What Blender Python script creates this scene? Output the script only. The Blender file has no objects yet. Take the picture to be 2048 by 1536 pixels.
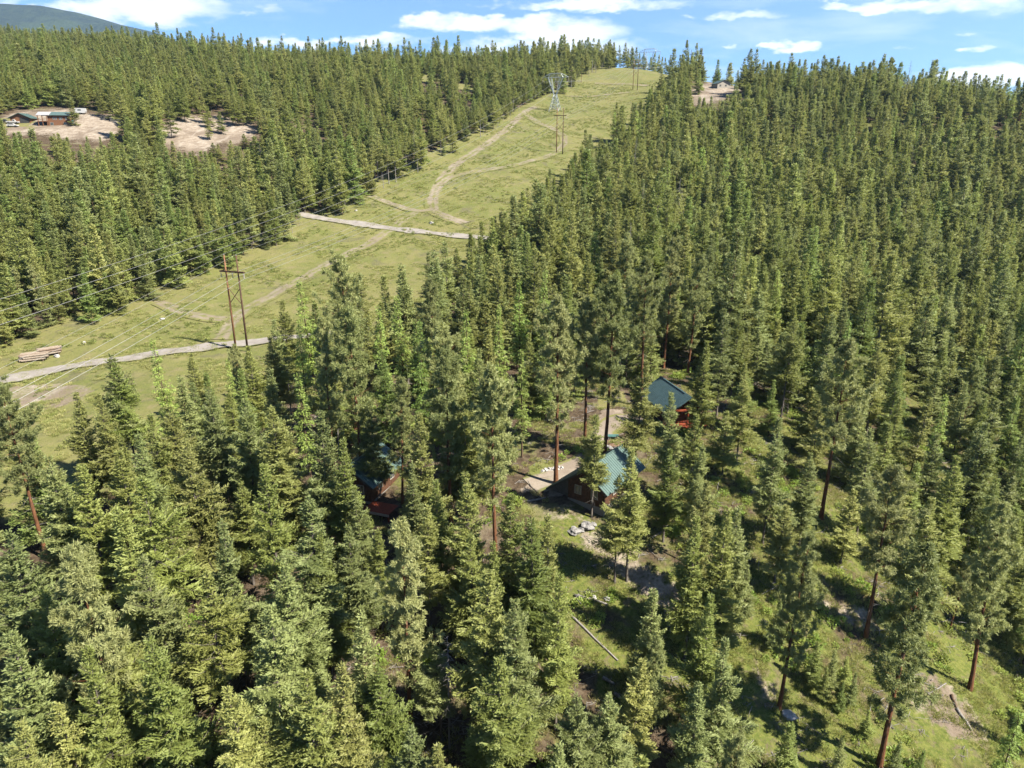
import bpy, math, random
import numpy as np
from mathutils import Vector, Matrix

# ------------------------------------------------------------------ camera, sky, sun, exposure
SC = bpy.context.scene
COL = SC.collection
CAMZ = 60.0
FPX = 1422.0
PITCH = math.radians(18.5)
CP, SP = math.cos(PITCH), math.sin(PITCH)
cam_data = bpy.data.cameras.new('camera'); cam = bpy.data.objects.new('camera', cam_data); COL.objects.link(cam)
cam.location = (0, 0, CAMZ); cam.rotation_euler = (math.radians(90) - PITCH, 0, 0)
cam_data.sensor_width = 36.0; cam_data.lens = FPX / 1024 * 18.0; cam_data.clip_start = 0.5; cam_data.clip_end = 30000
SC.camera = cam

SUN_AZ = Vector((0.90, -0.44, 0)).normalized(); SUN_EL = math.radians(47)
sun_vec = Vector((SUN_AZ.x * math.cos(SUN_EL), SUN_AZ.y * math.cos(SUN_EL), math.sin(SUN_EL)))
sd = bpy.data.lights.new('sun', 'SUN'); sd.energy = 4.7; sd.angle = math.radians(0.53); sd.color = (1.0, 0.925, 0.785)
sun = bpy.data.objects.new('sun', sd); COL.objects.link(sun); sun.location = (60, -30, 160)
sun.rotation_euler = sun_vec.to_track_quat('Z', 'Y').to_euler()

W = bpy.data.worlds.new('World'); SC.world = W; W.use_nodes = True
def build_world():
    nt = W.node_tree; N = nt.nodes; L = nt.links; N.clear()
    out = N.new('ShaderNodeOutputWorld'); bg = N.new('ShaderNodeBackground'); bg.inputs[1].default_value = 0.058
    sky = N.new('ShaderNodeTexSky'); sky.sky_type = 'NISHITA'; sky.sun_disc = False
    sky.sun_elevation = SUN_EL; sky.sun_rotation = math.atan2(SUN_AZ.x, SUN_AZ.y)
    sky.altitude = 1200; sky.air_density = 1.0; sky.dust_density = 0.15; sky.ozone_density = 2.5
    tc = N.new('ShaderNodeTexCoord'); sep = N.new('ShaderNodeSeparateXYZ'); L.new(tc.outputs['Generated'], sep.inputs[0])
    def m(op, a, b=None, c=None, clamp=False):
        n = N.new('ShaderNodeMath'); n.operation = op; n.use_clamp = clamp
        for i, v in enumerate((a, b, c)):
            if v is None: continue
            if hasattr(v, 'is_linked'): L.new(v, n.inputs[i])
            else: n.inputs[i].default_value = v
        return n.outputs[0]
    x, y, z = sep.outputs
    zc = m('ADD', m('MAXIMUM', z, 0.0), 0.11)
    comb = N.new('ShaderNodeCombineXYZ'); L.new(m('DIVIDE', x, zc), comb.inputs[0]); L.new(m('DIVIDE', y, zc), comb.inputs[1])
    n1 = N.new('ShaderNodeTexNoise'); n1.inputs['Scale'].default_value = 1.15; n1.inputs['Detail'].default_value = 9; n1.inputs['Roughness'].default_value = 0.58
    n1.inputs['Distortion'].default_value = 0.3
    mp = N.new('ShaderNodeMapping'); mp.inputs['Scale'].default_value = (1.0, 1.5, 1); mp.inputs['Location'].default_value = (3.1, 7.7, 0.4)
    L.new(comb.outputs[0], mp.inputs[0]); L.new(mp.outputs[0], n1.inputs['Vector'])
    base = n1.outputs['Fac']
    # the cumulus banks that hang over the ridge (azimuth tangent, elevation tangent, half sizes, weight)
    yy = m('MAXIMUM', y, 0.05)
    nd = N.new('ShaderNodeTexNoise'); nd.inputs['Scale'].default_value = 17; nd.inputs['Detail'].default_value = 8; nd.inputs['Roughness'].default_value = 0.55
    mp2 = N.new('ShaderNodeMapping'); mp2.inputs['Scale'].default_value = (1, 1, 2.6); L.new(tc.outputs['Generated'], mp2.inputs[0]); L.new(mp2.outputs[0], nd.inputs['Vector'])
    wsep = N.new('ShaderNodeSeparateColor'); L.new(nd.outputs['Color'], wsep.inputs[0])
    nf = N.new('ShaderNodeTexNoise'); nf.inputs['Scale'].default_value = 60; nf.inputs['Detail'].default_value = 5; L.new(mp2.outputs[0], nf.inputs['Vector']); fsep = N.new('ShaderNodeSeparateColor'); L.new(nf.outputs['Color'], fsep.inputs[0])
    ax = m('ADD', m('DIVIDE', x, yy), m('ADD', m('MULTIPLY', m('SUBTRACT', wsep.outputs[0], .5), .16), m('MULTIPLY', m('SUBTRACT', fsep.outputs[0], .5), .035)))
    ez = m('ADD', m('DIVIDE', z, yy), m('ADD', m('MULTIPLY', m('SUBTRACT', wsep.outputs[1], .5), .030), m('MULTIPLY', m('SUBTRACT', fsep.outputs[1], .5), .014)))
    total = None
    for (u, v, ru, rv, w) in BANKS:
        a = (u - 1024) / FPX; b = (768 - v) / FPX
        dy = CP + b * SP; dz = -SP + b * CP
        q = m('ADD', m('POWER', m('DIVIDE', m('ABSOLUTE', m('SUBTRACT', ax, a / dy)), ru / FPX), 2.0),
              m('POWER', m('DIVIDE', m('ABSOLUTE', m('SUBTRACT', ez, dz / dy)), rv / FPX), 2.0))
        e = m('MULTIPLY', m('SUBTRACT', 1.0, q, None, True), w)
        total = e if total is None else m('MAXIMUM', total, e)
    wisp = N.new('ShaderNodeMapRange'); wisp.inputs[1].default_value = 0.54; wisp.inputs[2].default_value = 0.90; L.new(base, wisp.inputs[0])
    det = m('MULTIPLY', m('SUBTRACT', nd.outputs['Fac'], 0.5), 2.4)
    bank = N.new('ShaderNodeMapRange'); bank.interpolation_type = 'SMOOTHSTEP'; bank.inputs[1].default_value = 0.08; bank.inputs[2].default_value = 0.95
    L.new(m('ADD', total, m('MULTIPLY', det, m('MULTIPLY', total, 4.0, None, True))), bank.inputs[0])
    cov = m('MAXIMUM', m('MULTIPLY', wisp.outputs[0], 0.55), m('MULTIPLY', bank.outputs[0], 0.95), None, True)
    up = m('MULTIPLY', z, 14.0, None, True)
    cov = m('MULTIPLY', cov, up)
    tint = N.new('ShaderNodeMix'); tint.data_type = 'RGBA'; tint.blend_type = 'MULTIPLY'; tint.inputs[0].default_value = 1.0
    L.new(sky.outputs[0], tint.inputs[6]); tint.inputs[7].default_value = SKYTINT
    mix = N.new('ShaderNodeMix'); mix.data_type = 'RGBA'
    L.new(cov, mix.inputs[0]); L.new(tint.outputs[2], mix.inputs[6]); mix.inputs[7].default_value = CLOUD
    L.new(mix.outputs[2], bg.inputs[0]); L.new(bg.outputs[0], out.inputs[0])
BANKS = [(290, 8, 190, 44, 1.0), (400, 2, 60, 26, .8), (20, 8, 50, 20, .5), (1000, 52, 190, 20, .9), (1130, 62, 140, 32, 1.0), (880, 45, 70, 18, .7),
         (1180, 8, 220, 14, .8), (1060, 95, 260, 22, .75), (1595, 96, 66, 17, 1.0), (1490, 30, 95, 12, .6), (1850, 10, 190, 18, .85), (2000, 2, 90, 24, .6),
         (1990, 152, 130, 24, 1.0), (1975, 98, 40, 8, .5), (1935, 68, 45, 5, .5), (1475, 92, 28, 5, .5), (1790, 96, 50, 5, .45), (520, 22, 60, 12, .5), (600, 86, 110, 10, .7), (760, 84, 120, 12, .7)]
SKYTINT = (0.37, 0.555, 0.80, 1)
CLOUD = (5.9, 6.0, 6.2, 1)
build_world()
VS = SC.view_settings; VS.view_transform = 'Standard'; VS.look = 'None'; VS.exposure = 1.97; VS.gamma = 1.0; VS.use_curve_mapping = False
SC.cycles.max_bounces = 6; SC.cycles.diffuse_bounces = 4; SC.cycles.glossy_bounces = 2; SC.cycles.transmission_bounces = 3; SC.cycles.transparent_max_bounces = 4
SC.cycles.use_denoising = True; SC.cycles.sample_clamp_indirect = 6.0

RNG = np.random.default_rng(11)
random.seed(5)

# ------------------------------------------------------------------ terrain function and pixel helpers
CPTS = np.array([(0,20,-60),(-40,20,-57),(50,20,-68),(-33,47,-50.5),(-18,58,-49.5),(0,52,-53),(35,53,-57),(62,72,-57),(20,65,-50),
(6,86,-43.5),(25,102,-41.5),(-18,83,-44.5),(40,82,-47),(-50,85,-44),(-80,80,-44),(80,100,-54),(60,110,-46),
(-58,150,-41.5),(-95,125,-42),(-140,130,-42),(0,140,-40),(50,150,-40),(110,160,-50),(150,200,-52),
(-40,250,-26),(30,230,-29),(100,250,-30),(180,260,-36),
(23,362,-3),(-100,300,-10),(-214,352,11.5),(-300,360,12),(110,370,-2),(200,380,2),
(86,540,37.5),(110,640,60),(-400,860,95),(-250,780,78),(-60,700,63),(60,690,65),(135,560,45),(209,480,31),(280,420,16),
(300,560,0),(230,620,20),(160,700,45),(120,760,60),(0,820,61),(-250,950,74),(-500,1050,98),(-700,900,99),(-600,600,64),(-500,400,20),
(-400,250,-15),(-300,150,-38),(-200,60,-48),(500,500,0),(400,300,-30),(300,150,-65),(150,60,-70),(200,0,-90),(-150,-40,-55),(0,-40,-65)], float)
def fit_plate(c, lam):
    p = c[:, :2] / 100; n = len(p)
    d = np.linalg.norm(p[:, None] - p[None], axis=2)
    K = np.where(d > 0, d * d * np.log(d + 1e-12), 0) + lam * np.eye(n)
    Q = np.c_[np.ones(n), p]
    A = np.block([[K, Q], [Q.T, np.zeros((3, 3))]])
    return p, np.linalg.solve(A, np.r_[c[:, 2], 0, 0, 0])
TPTS, TWTS = fit_plate(CPTS, .05)
def ground(x, y):
    x = np.asarray(x, float); y = np.asarray(y, float)
    qx, qy = x / 100, y / 100
    o = TWTS[-3] + TWTS[-2] * qx + TWTS[-1] * qy
    for p, w in zip(TPTS, TWTS):
        d2 = (qx - p[0]) ** 2 + (qy - p[1]) ** 2
        o = o + w * .5 * d2 * np.log(d2 + 1e-12)
    o = o + .22 * np.sin(x * .31 + 1.3 * np.sin(y * .17)) * np.sin(y * .27 + x * .08) + .10 * np.sin(x * .71 + y * .33) * np.sin(y * .63 - x * .21)
    return o + CAMZ
def ray(u, v):
    a = (u - 1024) / FPX; b = (768 - v) / FPX
    return np.array([a, CP + b * SP, -SP + b * CP])
def hit(u, v, h=0.0, t0=35, t1=1100):
    d = ray(u, v); t = np.geomspace(t0, t1, 420)
    def g(t): return d[2] * t + CAMZ - (ground(d[0] * t, d[1] * t) + h)
    q = g(t); i = int(np.argmax(q < 0))
    if q[i] >= 0: return None
    if i == 0: return np.array([d[0] * t0, d[1] * t0, d[2] * t0 + CAMZ])
    lo, hi = t[i - 1], t[i]
    for _ in range(14):
        md = .5 * (lo + hi)
        if g(np.array([md]))[0] < 0: hi = md
        else: lo = md
    return np.array([d[0] * hi, d[1] * hi, d[2] * hi + CAMZ])
def project(x, y, z):
    x = np.asarray(x, float); y = np.asarray(y, float); z = np.asarray(z, float) - CAMZ
    dep = y * CP - z * SP; up = y * SP + z * CP
    dep = np.maximum(dep, .01)
    return 1024 + FPX * x / dep, 768 - FPX * up / dep, dep
def inside(poly, u, v):
    u = np.asarray(u, float); v = np.asarray(v, float); r = np.zeros(u.shape, bool)
    n = len(poly)
    for i in range(n):
        x1, y1 = poly[i]; x2, y2 = poly[(i + 1) % n]
        c = (y1 > v) != (y2 > v)
        if y1 != y2: r ^= c & (u < (x2 - x1) * (v - y1) / (y2 - y1) + x1)
    return r
def lateral(x, y): return (x - (23 + .369 * (y - 362))) * .938       # metres right of the wooden pole line
def vnoise(x, y, s, seed=0):
    x = x / s + seed * 17.3; y = y / s - seed * 9.1
    return .5 + .25 * (np.sin(x * 1.7 + 1.9 * np.sin(y * 1.1 + seed)) + np.sin(y * 1.9 + 1.7 * np.sin(x * 1.3 - seed))) * .9 + .08 * np.sin(x * 5.1 + y * 4.3)

# ------------------------------------------------------------------ material helpers
MATS = {}
class NB:
    def __init__(s, name):
        s.mat = bpy.data.materials.new(name); s.mat.use_nodes = True; s.nt = s.mat.node_tree; s.N = s.nt.nodes; s.L = s.nt.links; s.N.clear()
        s.out = s.N.new('ShaderNodeOutputMaterial'); MATS[name] = s.mat
    def new(s, t, **k):
        n = s.N.new(t)
        for a, b in k.items(): setattr(n, a, b)
        return n
    def put(s, sock, v):
        if hasattr(v, 'is_linked'): s.L.new(v, sock)
        else: sock.default_value = v
    def math(s, op, a, b=0.0, clamp=False):
        n = s.new('ShaderNodeMath', operation=op, use_clamp=clamp); s.put(n.inputs[0], a); s.put(n.inputs[1], b); return n.outputs[0]
    def pos(s): return s.new('ShaderNodeNewGeometry').outputs['Position']
    def obj(s): return s.new('ShaderNodeTexCoord').outputs['Object']
    def noise(s, vec, scale, detail=4, rough=.55, dist=0):
        n = s.new('ShaderNodeTexNoise'); s.L.new(vec, n.inputs['Vector'])
        n.inputs['Scale'].default_value = scale; n.inputs['Detail'].default_value = detail; n.inputs['Roughness'].default_value = rough; n.inputs['Distortion'].default_value = dist
        return n.outputs['Fac']
    def scalevec(s, vec, sc):
        n = s.new('ShaderNodeMapping'); s.L.new(vec, n.inputs[0]); n.inputs['Scale'].default_value = sc; return n.outputs[0]
    def rng(s, v, a, b, c=0., d=1.):
        n = s.new('ShaderNodeMapRange', interpolation_type='SMOOTHSTEP'); s.put(n.inputs[0], v)
        for i, q in enumerate((a, b, c, d)): n.inputs[i + 1].default_value = q
        return n.outputs[0]
    def mix(s, f, a, b, mode='MIX'):
        n = s.new('ShaderNodeMix', data_type='RGBA', blend_type=mode); s.put(n.inputs[0], f)
        for i, v in ((6, a), (7, b)):
            if hasattr(v, 'is_linked'): s.L.new(v, n.inputs[i])
            else: n.inputs[i].default_value = (*v, 1) if len(v) == 3 else v
        return n.outputs[2]
    def attr(s, name): return s.new('ShaderNodeAttribute', attribute_name=name).outputs['Fac']
    def bump(s, h, strength=.5, dist=.1):
        n = s.new('ShaderNodeBump'); s.L.new(h, n.inputs['Height']); n.inputs['Strength'].default_value = strength; n.inputs['Distance'].default_value = dist; return n.outputs[0]
    def principled(s, color, rough=.8, metal=0., normal=None, spec=.3):
        p = s.new('ShaderNodeBsdfPrincipled'); s.put(p.inputs['Base Color'], color if hasattr(color, 'is_linked') else (*color, 1))
        s.put(p.inputs['Roughness'], rough); p.inputs['Metallic'].default_value = metal; p.inputs['Specular IOR Level'].default_value = spec
        if normal is not None: s.L.new(normal, p.inputs['Normal'])
        s.L.new(p.outputs[0], s.out.inputs[0]); return p

def plain(name, col, rough=.7, metal=0., var=.25, scale=6., spec=.3):
    b = NB(name); n = b.noise(b.obj(), scale, 5, .6)
    lo = tuple(c * (1 - var) for c in col); hi = tuple(min(1, c * (1 + var)) for c in col)
    b.principled(b.mix(b.rng(n, .3, .7), lo, hi), rough, metal, b.bump(n, .3, .03), spec); return b.mat

def grass_col(b):
    p = b.pos()
    n1 = b.noise(p, .045, 5, .6, .4); n2 = b.noise(p, .35, 5, .65); n3 = b.noise(p, 2.6, 4, .7)
    n4 = b.noise(p, .11, 6, .65, .8)
    c = b.mix(b.rng(n1, .36, .64), (.086, .101, .024), (.124, .122, .042))
    c = b.mix(b.rng(n2, .46, .70), c, (.138, .124, .058))
    c = b.mix(b.rng(n4, .54, .66), c, (.082, .080, .040))
    c = b.mix(b.rng(n2, .18, .42, 1., 0.), c, (.052, .076, .016))
    c = b.mix(b.math('MULTIPLY', b.rng(n3, .30, .75), .42), c, (.145, .130, .066))
    c = b.mix(b.math('MULTIPLY', b.rng(b.noise(p, .8, 6, .78), .52, .68), .65), c, (.044, .054, .020))
    return c, n2, n3
def soil_col(b):
    p = b.pos(); n = b.noise(p, .5, 6, .65); n2 = b.noise(p, 3., 4, .7)
    c = b.mix(b.rng(n, .3, .7), (.150, .120, .092), (.290, .250, .205))
    n5 = b.noise(p, .045, 5, .6, 1.0); c = b.mix(b.math('MULTIPLY', b.rng(n5, .42, .60), .8), c, (.125, .098, .074)); n6 = b.noise(b.scalevec(p, (.25, .05, .2)), 1., 4, .6); c = b.mix(b.math('MULTIPLY', b.rng(n6, .52, .64), .5), c, (.30, .27, .23))
    return b.mix(b.math('MULTIPLY', b.rng(n2, .35, .75), .5), c, (.0891, .0673, .0502))
def make_ground_mat():
    b = NB('ground_cover'); p = b.pos()
    g, n2, n3 = grass_col(b); s = soil_col(b)
    f1 = b.noise(p, .23, 6, .62, .3); f2 = b.noise(p, 1.9, 5, .7); f3 = b.noise(p, .09, 4, .6)
    lit = b.mix(b.rng(f2, .3, .72), (.0297, .0211, .0139), (.0825, .0594, .0396))
    lit = b.mix(b.math('MULTIPLY', b.rng(f1, .52, .66), .8), lit, (.135, .108, .080))
    moss = b.mix(b.rng(f2, .3, .7), (.052, .072, .014), (.118, .124, .034))
    lush = b.attr('lush')
    thr = b.math('ADD', b.math('MULTIPLY', lush, .55), b.math('SUBTRACT', f1, .28))
    lit = b.mix(b.rng(thr, .36, .60), lit, moss)
    f4 = b.noise(p, .75, 6, .68, .5); f5 = b.noise(p, 6.5, 4, .75)
    lit = b.mix(b.math('MULTIPLY', b.rng(f4, .50, .64), .75), lit, (.098, .078, .052))
    lit = b.mix(b.math('MULTIPLY', b.rng(f5, .52, .70), .45), lit, (.030, .026, .014))
    wob = b.math('MULTIPLY', b.math('SUBTRACT', f1, .5), .9)
    c = b.mix(b.rng(b.math('ADD', b.attr('grass'), wob), .35, .65), lit, g)
    wob2 = b.math('MULTIPLY', b.math('SUBTRACT', f2, .5), 1.1)
    c = b.mix(b.rng(b.math('ADD', b.math('ADD', b.attr('bare'), wob), wob2), .35, .75), c, s)
    hgt = b.math('ADD', b.math('MULTIPLY', f2, .7), b.math('MULTIPLY', n3, .5))
    b.principled(c, .95, 0, b.bump(hgt, .8, .25), .1)
    return b.mat
def make_track_mat(name, pale, strength):
    b = NB(name); p = b.pos(); g, n2, n3 = grass_col(b); s = soil_col(b)
    n = b.noise(p, .55, 5, .65)
    e = b.attr('edge')                                  # 0 at the middle, 1 at the rim
    rut = b.math('ABSOLUTE', b.math('SUBTRACT', e, .45))
    cov = b.math('SUBTRACT', strength, b.math('MULTIPLY', b.math('POWER', e, 2.2), 1.25))
    cov = b.math('ADD', cov, b.math('MULTIPLY', b.math('SUBTRACT', n, .5), 1.9)); cov = b.math('ADD', cov, b.math('MULTIPLY', b.math('SUBTRACT', b.noise(p, .13, 4, .6), .5), 1.5))
    cov = b.math('SUBTRACT', cov, b.math('MULTIPLY', b.rng(rut, .12, .42), .42))
    c = b.mix(b.rng(cov, .05, .85), g, b.mix(.6, s, pale))
    b.principled(c, .95, 0, b.bump(b.noise(p, 4, 3, .7), .5, .1), .1); return b.mat
def make_gravel():
    b = NB('gravel'); p = b.pos(); n = b.noise(p, .4, 4, .6); n2 = b.noise(p, 9., 4, .75); e = b.attr('edge'); g, _, _ = grass_col(b)
    c = b.mix(b.rng(n, .3, .7), (.1650, .1485, .1353), (.2178, .2013, .1848)); c = b.mix(b.math('MULTIPLY', b.rng(n2, .4, .8), .4), c, (.0957, .0858, .0759))
    rim = b.rng(b.math('ADD', e, b.math('MULTIPLY', b.math('SUBTRACT', b.noise(p, .9, 4, .7), .5), .9)), .70, 1.05)
    c = b.mix(rim, c, g)
    b.principled(c, .95, 0, b.bump(n2, .5, .05), .15); return b.mat

def make_foliage(name, c0, c1, trans=.30, tip=None):
    b = NB(name); oi = b.new('ShaderNodeObjectInfo'); n = b.noise(b.obj(), .9, 3, .6); n2 = b.noise(b.obj(), 7., 2, .6)
    c = b.mix(oi.outputs['Random'], c0, c1)
    hv = b.new('ShaderNodeHueSaturation'); b.L.new(c, hv.inputs['Color'])
    r2 = b.math('FRACT', b.math('MULTIPLY', oi.outputs['Random'], 7.31)); b.L.new(b.math('MULTIPLY', b.math('ADD', .80, b.math('MULTIPLY', n2, .45)), b.math('ADD', .80, b.math('MULTIPLY', r2, .42))), hv.inputs['Value'])
    b.L.new(b.math('ADD', .485, b.math('MULTIPLY', n, .03)), hv.inputs['Hue'])
    c = b.mix(b.math('MULTIPLY', b.rng(n, .5, .75), .35), hv.outputs[0], tip or c1)
    d = b.new('ShaderNodeBsdfPrincipled'); b.L.new(c, d.inputs['Base Color']); d.inputs['Roughness'].default_value = .62; d.inputs['Specular IOR Level'].default_value = .25
    t = b.new('ShaderNodeBsdfTranslucent'); b.L.new(b.mix(1., b.mix(.35, c, (.17, .18, .035)), (trans * 2, trans * 2, trans * 2), 'MULTIPLY'), t.inputs[0])
    m = b.new('ShaderNodeAddShader'); b.L.new(d.outputs[0], m.inputs[0]); b.L.new(t.outputs[0], m.inputs[1]); b.L.new(m.outputs[0], b.out.inputs[0]); return b.mat
def make_bark(name, lo, hi):
    b = NB(name); v = b.scalevec(b.obj(), (5, 5, .8)); n = b.noise(v, 1.6, 5, .7); n2 = b.noise(b.obj(), .25, 3, .6)
    c = b.mix(b.rng(n, .32, .68), lo, hi); c = b.mix(b.math('MULTIPLY', b.rng(n2, .5, .8), .4), c, (.20, .175, .15))
    b.principled(c, .95, 0, b.bump(n, .8, .05), .1); return b.mat

make_ground_mat(); make_gravel(); make_track_mat('packed_dirt', (.150, .130, .095), .86); make_track_mat('drive_dirt', (.165, .140, .115), 1.45); make_track_mat('faint_dirt', (.140, .121, .085), .74)
make_foliage('needles_olive', (.110, .126, .034), (.150, .154, .048), .32)
make_foliage('needles_blue', (.100, .122, .042), (.130, .146, .052), .30)
make_foliage('needles_deep', (.086, .110, .026), (.130, .142, .038), .32)
make_foliage('needles_young', (.088, .126, .032), (.150, .168, .048), .34)
make_foliage('needles_pine', (.114, .132, .046), (.156, .162, .066), .32)
make_foliage('needles_larch', (.085, .132, .026), (.130, .162, .038), .45)
make_foliage('leaf_shrub', (.085, .135, .020), (.140, .165, .040), .45)
make_foliage('grass_blade', (.098, .120, .026), (.185, .170, .072), .40)
make_bark('bark_grey', (.0540, .0446, .0374), (.1440, .1260, .1116)); make_bark('bark_brown', (.0432, .0302, .0216), (.1152, .0792, .0540))
make_bark('bark_orange', (.052, .026, .015), (.165, .076, .038)); make_bark('dead_wood', (.11, .10, .093), (.22, .205, .19))
make_bark('pole_wood', (.0936, .0468, .0252), (.2160, .1080, .0576)); make_bark('pole_dark', (.0396, .0252, .0180), (.1044, .0612, .0396)); make_bark('log_wood', (.125, .098, .074), (.235, .195, .155))
make_bark('log_bark', (.085, .060, .045), (.165, .122, .092))
plain('galvanised', (.27, .30, .30), .5, .3, .1); plain('wire_metal', (.26, .26, .255), .4, .5, .08); plain('insulator', (.2304, .2160, .2160), .3)
plain('rock_grey', (.155, .150, .146), .9, 0, .35, 2.5); plain('rock_white', (.27, .26, .25), .9, 0, .15, 3); plain('concrete', (.155, .147, .137), .9, 0, .12)
plain('siding_brown', (.062, .029, .016), .75, 0, .35, 3); plain('siding_grey', (.0720, .0684, .0648), .8, 0, .3, 3); plain('siding_orange', (.125, .058, .028), .7, 0, .25, 3)
plain('stain_red', (.17, .036, .015), .7, 0, .2, 3); plain('trim_pale', (.24, .22, .19), .7, 0, .1); plain('roof_teal', (.070, .112, .102), .42, .15, .10, 1.2, .5)
plain('roof_blue', (.042, .075, .082), .42, .15, .12, 1.2, .5); plain('roof_pale', (.26, .26, .27), .5, .1, .06, 1); plain('roof_dark', (.0360, .0360, .0346), .6, 0, .2)
plain('car_white', (.34, .34, .34), .25, 0, .04, 1, .5); plain('car_dark', (.0216, .0252, .0288), .25, 0, .1, 1, .5); plain('rubber', (.0144, .0144, .0144), .8); plain('teal_plastic', (.05, .115, .11), .5)
plain('shed_dark', (.0648, .0648, .0612), .8, 0, .2); plain('clay_red', (.13, .078, .055), .9, 0, .2)
def glass_mat():
    b = NB('window_glass'); b.principled(b.mix(b.noise(b.obj(), 3), (.02, .025, .03), (.06, .07, .075)), .08, 0, None, .6)
glass_mat()
M = MATS

# ------------------------------------------------------------------ mesh helpers
class MB:
    """collects quads and triangles of one part"""
    def __init__(s): s.v = []; s.f = []
    def add(s, vs, fs):
        o = len(s.v); s.v += [tuple(map(float, q)) for q in vs]; s.f += [tuple(i + o for i in f) for f in fs]; return s
    def box(s, lo, hi, mtx=None):
        (x0, y0, z0), (x1, y1, z1) = lo, hi
        vs = [(x0, y0, z0), (x1, y0, z0), (x1, y1, z0), (x0, y1, z0), (x0, y0, z1), (x1, y0, z1), (x1, y1, z1), (x0, y1, z1)]
        if mtx is not None: vs = [tuple(mtx @ Vector(q)) for q in vs]
        return s.add(vs, [(0, 3, 2, 1), (4, 5, 6, 7), (0, 1, 5, 4), (1, 2, 6, 5), (2, 3, 7, 6), (3, 0, 4, 7)])
    def tube(s, pts, rad, n=6, cap=True):
        vs, fs = tube_arrays(np.array(pts, float), np.array(rad, float) if hasattr(rad, '__len__') else np.full(len(pts), rad), n)
        fs = [tuple(f) for f in fs]
        if cap: fs += [tuple(range(n))[::-1], tuple(range((len(pts) - 1) * n, len(pts) * n))]
        return s.add(vs, fs)
    def prism(s, poly, y0, y1):                          # outline in x,z extruded along y
        n = len(poly); vs = [(x, y0, z) for x, z in poly] + [(x, y1, z) for x, z in poly]
        return s.add(vs, [tuple(range(n)), tuple(range(n, 2 * n))[::-1]] + [(i, i + n, (i + 1) % n + n, (i + 1) % n) for i in range(n)])
    def slab(s, a, b, c, d, th):                         # plate through four points, thickened downwards
        n = (Vector(b) - Vector(a)).cross(Vector(d) - Vector(a)).normalized()
        if n.z < 0: n = -n
        top = [Vector(q) for q in (a, b, c, d)]; bot = [q - n * th for q in top]
        return s.add([tuple(q) for q in top + bot], [(0, 1, 2, 3), (7, 6, 5, 4), (0, 4, 5, 1), (1, 5, 6, 2), (2, 6, 7, 3), (3, 7, 4, 0)])
    def mesh(s, name, mat, smooth=False):
        me = bpy.data.meshes.new(name); me.from_pydata(s.v, [], s.f); me.materials.append(M[mat])
        if smooth: me.polygons.foreach_set('use_smooth', [True] * len(me.polygons))
        me.update(); return me
    def build(s, name, mat, parent=None, smooth=False): return link(name, s.mesh(name, mat, smooth), parent)
def link(name, me, parent=None, loc=None):
    o = bpy.data.objects.new(name, me); COL.objects.link(o); o.parent = parent
    if loc is not None: o.location = loc
    return o
def tag(o, label=None, cat=None, group=None, kind=None):
    for k, v in (('label', label), ('category', cat), ('group', group), ('kind', kind)):
        if v: o[k] = v
    return o
def thing(name, loc, label, cat, group=None, rz=0.):
    e = bpy.data.objects.new(name, None); COL.objects.link(e); e.location = tuple(loc); e.rotation_euler = (0, 0, rz); e.empty_display_size = .5
    return tag(e, label, cat, group)
def quad_mesh(name, V, Q, mats, midx=None, smooth=False):
    V = np.ascontiguousarray(V, np.float32); Q = np.ascontiguousarray(Q, np.int32)
    me = bpy.data.meshes.new(name); me.vertices.add(len(V)); me.vertices.foreach_set('co', V.ravel())
    me.loops.add(Q.size); me.loops.foreach_set('vertex_index', Q.ravel())
    me.polygons.add(len(Q)); me.polygons.foreach_set('loop_start', np.arange(0, Q.size, 4, dtype=np.int32))
    for m in mats: me.materials.append(M[m])
    if midx is not None: me.polygons.foreach_set('material_index', np.ascontiguousarray(midx, np.int32))
    if smooth: me.polygons.foreach_set('use_smooth', np.ones(len(Q), bool))
    me.update(calc_edges=True); return me
def tube_arrays(P, R, n):
    T = np.gradient(P, axis=0); T /= np.linalg.norm(T, axis=1)[:, None] + 1e-9
    ref = np.array([0, 0, 1.]) if abs(T[0, 2]) < .9 else np.array([1., 0, 0])
    A = np.cross(T, ref); A /= np.linalg.norm(A, axis=1)[:, None] + 1e-9; B = np.cross(T, A)
    an = np.arange(n) * 2 * math.pi / n
    V = (P[:, None] + R[:, None, None] * (np.cos(an)[None, :, None] * A[:, None] + np.sin(an)[None, :, None] * B[:, None])).reshape(-1, 3)
    k = len(P); i = np.arange(k - 1)[:, None] * n; j = np.arange(n)[None]; j2 = (j + 1) % n
    return V, np.stack([i + j, i + j2, i + n + j2, i + n + j], -1).reshape(-1, 4)
def float_attr(me, name, a):
    at = me.attributes.new(name, 'FLOAT', 'POINT'); at.data.foreach_set('value', np.ascontiguousarray(a, np.float32))

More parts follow.
